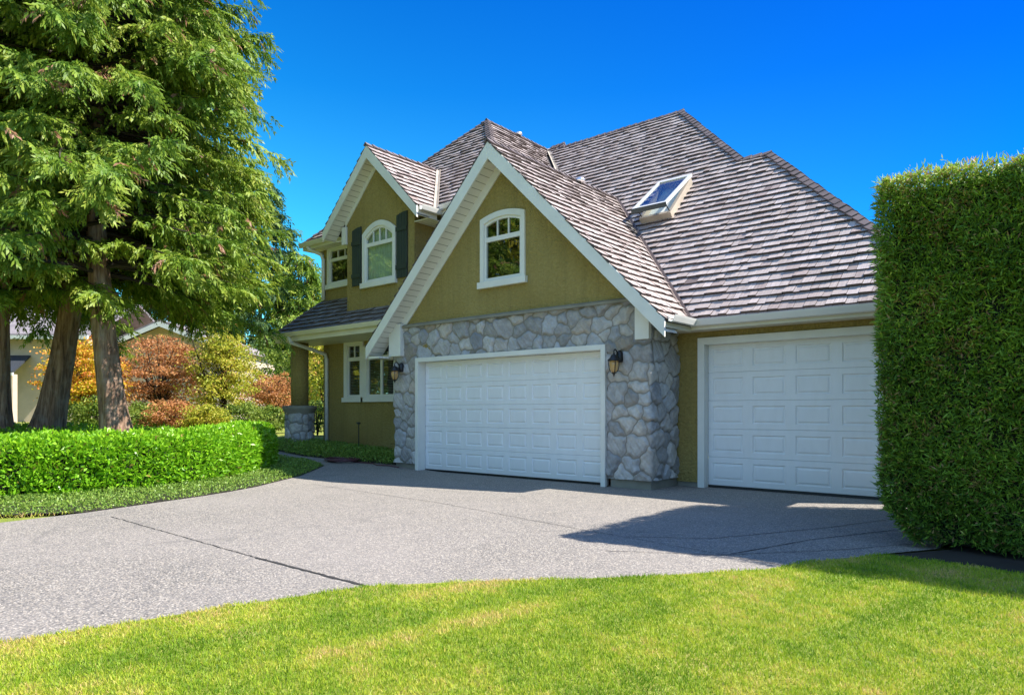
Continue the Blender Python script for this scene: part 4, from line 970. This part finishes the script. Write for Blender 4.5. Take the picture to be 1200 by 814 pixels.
def broadleaf(base, h, rx, rz, n_clump, per, leaf, mat, label, cat='tree', seed=1, name='maple_tree', zc=None, layered=.45, trunk_r=.07, group=None, shape=None, stems=1):
    rg = np.random.default_rng(seed); o = thing(name, base, label, cat, group); b = np.array(base); zc = zc if zc is not None else h - rz
    cl = []; limbs = MB()
    for s in range(stems):
        lean = rg.normal(0, .12, 2) * (1 if stems == 1 else 2.5)
        path = [b + np.array([lean[0] * f * h * .4, lean[1] * f * h * .4, f * h * .8]) for f in np.linspace(0, 1, 6)]
        limbs.tube(path, [trunk_r * (1 - .75 * f) for f in np.linspace(0, 1, 6)], 8)
    while len(cl) < n_clump:
        v = rg.normal(size=3); v /= np.linalg.norm(v); v *= rg.uniform(.15, 1.0) ** .5
        if rg.random() < .14: v *= rg.uniform(1.0, 1.28)
        az_ = math.atan2(v[1], v[0]); w_ = (1.0 if shape is None else shape((v[2] + 1) / 2)) * (1 + .22 * math.sin(az_ * 2 + seed) + .16 * math.sin(az_ * 5 + seed * 2 + v[2] * 4))
        p = b + np.array([v[0] * rx * w_, v[1] * rx * w_, zc + v[2] * rz])
        if p[2] > b[2] + .15: cl.append(p)
    cl = np.array(cl)
    limbs.build('trunk', M['twig'], o)
    br = MB()
    for p in cl[::3]:
        s = b + np.array([0, 0, max(.3, (p[2] - b[2]) * .55)]); m_ = (s + p) / 2 + np.array([0, 0, .12]); br.tube([s, m_, p], [trunk_r * .35, trunk_r * .22, .006], 5, False)
    br.build('limb', M['twig'], o)
    ct = rg.uniform(-.22, .25, n_clump); cs = rg.uniform(.35, 1.0, n_clump) * rx * .25
    idx = np.repeat(np.arange(n_clump), per); m = len(idx); off = rg.normal(size=(m, 3)); off[:, 2] *= layered; P = cl[idx] + off * cs[idx][:, None] * .8
    d = nrm(rg.normal(size=(m, 3)) + np.array([0, 0, -.35]) + off * .5); Q = leaves(P, d, rg.normal(size=(m, 3)), rg.uniform(.7, 1.3, m) * leaf, rg.uniform(.45, .75, m) * leaf, .1)
    quads_mesh('crown', Q, np.clip(.42 + ct[idx] + .2 * rg.normal(size=m), 0, 1), M[mat], o); return o

broadleaf(cam_pt(100, 25), 3.3, 1.5, 1.35, 210, 80, .095, 'orange', 'small orange and yellow maple seen between the two nearest cedar trunks', seed=21, zc=2.0, layered=.25, stems=3)
broadleaf(cam_pt(188, 27), 3.7, 1.75, 1.5, 170, 75, .095, 'red', 'russet maple with layered branches right of the nearest cedar trunk', seed=22, zc=2.2, layered=.20, stems=3)
broadleaf(cam_pt(262, 26.5), 4.4, 1.35, 1.85, 170, 75, .095, 'ygreen', 'upright yellow-green maple turning orange at its top', seed=23, zc=2.45, shape=lambda f: 1.15 - .55 * f, stems=2)
broadleaf(cam_pt(318, 29), 2.6, 1.05, .9, 80, 75, .085, 'red', 'small red maple bush beside the porch pillar', 'shrub', seed=24, name='maple_shrub', zc=1.55, stems=3)
broadleaf(cam_pt(340, 36), 5.0, 2.2, 2.0, 70, 120, .15, 'green', 'round green tree behind the small red maple', seed=25, name='garden_tree', zc=2.8)
broadleaf(cam_pt(385, 33), 5.2, 1.9, 2.3, 70, 120, .15, 'ygreen', 'bright yellow-green tree seen past the porch pillar', seed=26, name='garden_tree', zc=2.8)
broadleaf(cam_pt(372, 24), 1.5, .75, .6, 22, 90, .08, 'green', 'dark green shrub behind the porch pillar base', 'shrub', seed=27, name='garden_shrub', zc=.7, stems=3, trunk_r=.03)
for i, (px, dp, h, rx, mt, lab) in enumerate([(240, 23.5, 1.0, .8, 'ygreen', 'yellow-green mounded shrub below the yellow-green maple'), (285, 25, 1.1, .9, 'green', 'green mounded shrub between the yellow-green maple and the path'), (318, 25.5, 1.0, .9, 'green', 'green shrub at the edge of the far lawn beside the pillar'), (205, 24, 1.2, 1.0, 'red', 'low russet shrub at the foot of the layered maple'), (110, 23, 1.3, 1.0, 'green', 'dark green shrub below the orange maple'), (165, 24, 1.1, .9, 'green', 'green shrub directly behind the nearest cedar trunk')]):
    broadleaf(cam_pt(px, dp), h, rx, h * .5, 60, 75, .085, mt, lab, 'shrub', seed=40 + i, name='garden_shrub', zc=h * .52, stems=3, trunk_r=.03)
# dark conifers far behind
g2 = 'tall evergreens far behind the maples'
for i, (px, dp, h, rr, lab) in enumerate([(305, 56, 20, 4.8, 'dark evergreen rising directly above the yellow-green maple'), (250, 62, 21, 5.0, 'dark evergreen behind the russet maple and the neighbouring roof'), (350, 56, 13.5, 3.6, 'dark fir with its tip just left of the porch roof'), (190, 68, 22, 4.6, 'tall dark evergreen behind the neighbouring house gable'), (90, 70, 22, 4.6, 'tall dark evergreen behind the neighbouring house, seen between cedar trunks'), (0, 70, 22, 4.8, 'tall dark evergreen behind the far end of the neighbouring house'), (420, 52, 10.0, 3.0, 'dark fir hidden mostly behind the porch roof')]):
    b = cam_pt(px, dp); cedar(b, (b[0], b[1], b[2] + h), .3, lab, b[2] + 1.0, h, rr, 190, 30, 9, (.22, .42), seed=60 + i, group=g2, mat='cedar' if i == 2 else 'fir', name='fir_tree', sprayl=(.6, 1.1))
# trees standing outside the frame to the left, seen only in the window glass
for i, (x, y, h, mt, lab) in enumerate([(-24, -7, 13, 'ygreen', 'yellow-green tree reflected in the gable window'), (-33, -1, 13, 'ygreen', 'yellow-green tree reflected in the dormer window'), (-17, -13, 12, 'green', 'green tree across the lawn reflected in the garage gable window')]):
    broadleaf((x, y, gz(x)), h, 4.6, h * .47, 220, 110, .32, mt, lab, seed=80 + i, name='street_tree', zc=h * .5, trunk_r=.22)

# far-off wood closing the view beyond the gardens
n = 60000; az = R.uniform(math.radians(100), math.radians(235), n); tree_i = np.floor(az * 38); th = 9 + 6 * np.modf(np.abs(np.sin(tree_i * 91.7) * 437.5))[0]; tr_ = 92 + 14 * np.modf(np.abs(np.sin(tree_i * 37.3) * 913.1))[0]
hz_ = R.random(n) ** .8; wd_ = (1 - hz_) ** .6; azc = (tree_i + .5) / 38; az2 = azc + (az - azc) * 1.5 * (.25 + wd_); rr_ = tr_ + R.normal(0, 1.6, n) * wd_
P = np.stack([rr_ * np.cos(az2), rr_ * np.sin(az2), .4 + hz_ * th * (1 + .06 * R.normal(size=n))], 1)
tag(quads_mesh('distant_wood', leaves(P, rdir(n), rdir(n), R.uniform(.5, 1.1, n), R.uniform(.35, .7, n), .1), np.clip(.35 + .25 * R.normal(size=n) + .2 * np.sin(tree_i * 5.1), 0, 1), M['green']), 'far-off belt of mixed trees closing the view behind the gardens', 'wood', kind='stuff')

# ------------------------------------------------------------------ neighbouring house
M['nwall'] = painted('peach_stucco', (.62, .50, .38), .9, .08, .3); M['nroof'] = painted('grey_shake_roof', (.30, .26, .26), .8, .2, .5)
M['ndark'] = painted('dark_tile_roof', (.04, .045, .055), .6)
nb = cam_pt(60, 37); NB = thing('neighbour_house', (nb[0], nb[1], nb[2]), 'peach stucco house with grey roof half hidden behind the cedar trunks', 'house', rz=math.radians(40))
MB().box(-6, 2, 0, 9, -.2, 4.6).box(2, 9, 2.0, 9, -.2, 4.3).build('wall', M['nwall'], NB, world=False)
r_ = MB(); r_.prism([(-6.6, -.6, 4.55), (2.4, -.6, 4.55), (2.4, 4.5, 6.9), (-6.6, 4.5, 6.9)], (0, 0, .15)); r_.prism([(-6.6, 9.6, 4.55), (2.4, 9.6, 4.55), (2.4, 4.5, 6.9), (-6.6, 4.5, 6.9)], (0, 0, .15))
r_.prism([(5.2, 1.3, 5.6), (5.2, 9, 5.6), (9.3, 9, 4.0), (9.3, 1.3, 4.0)], (0, 0, .14)); r_.prism([(5.2, 1.3, 5.6), (5.2, 9, 5.6), (2.2, 9, 4.3), (2.2, 1.3, 4.3)], (0, 0, .14)); r_.build('roof', M['nroof'], NB, world=False)
MB().prism([(2.3, 2.01, 4.25), (9, 2.01, 3.95), (5.2, 2.01, 5.55)], (0, .2, 0)).build('gable_wall', M['nwall'], NB, world=False)
MB().prism([(5.2, 1.25, 5.62), (9.35, 1.25, 3.98), (9.35, 1.25, 3.74), (5.2, 1.25, 5.34)], (0, .04, 0)).prism([(5.2, 1.25, 5.62), (2.15, 1.25, 4.30), (2.15, 1.25, 4.06), (5.2, 1.25, 5.34)], (0, .04, 0)).build('bargeboard', M['trim'], NB, world=False)
MB().box(-6.6, 2.4, -.72, -.6, 4.42, 4.62).build('gutter', M['trim'], NB, world=False)
MB().prism([(-3.2, -1.6, 2.55), (-.9, -1.6, 2.55), (-1.1, -.02, 3.5), (-3.0, -.02, 3.5)], (0, 0, .1)).build('porch_roof', M['ndark'], NB, world=False)
MB().box(-3.2, -.9, -1.65, -1.55, 2.42, 2.58).build('fascia', M['trim'], NB, world=False)
MB().box(-1.35, -1.0, -1.5, -1.15, -.2, 2.5).build('porch_post', M['nwall'], NB, world=False)
MB().box(.2, 1.6, -.05, -.002, 2.9, 4.2).build('window', M['trim'], NB, world=False)
MB().box(-2.6, -1.9, -.05, -.002, 0, 2.1).build('door', M['trim'], NB, world=False)
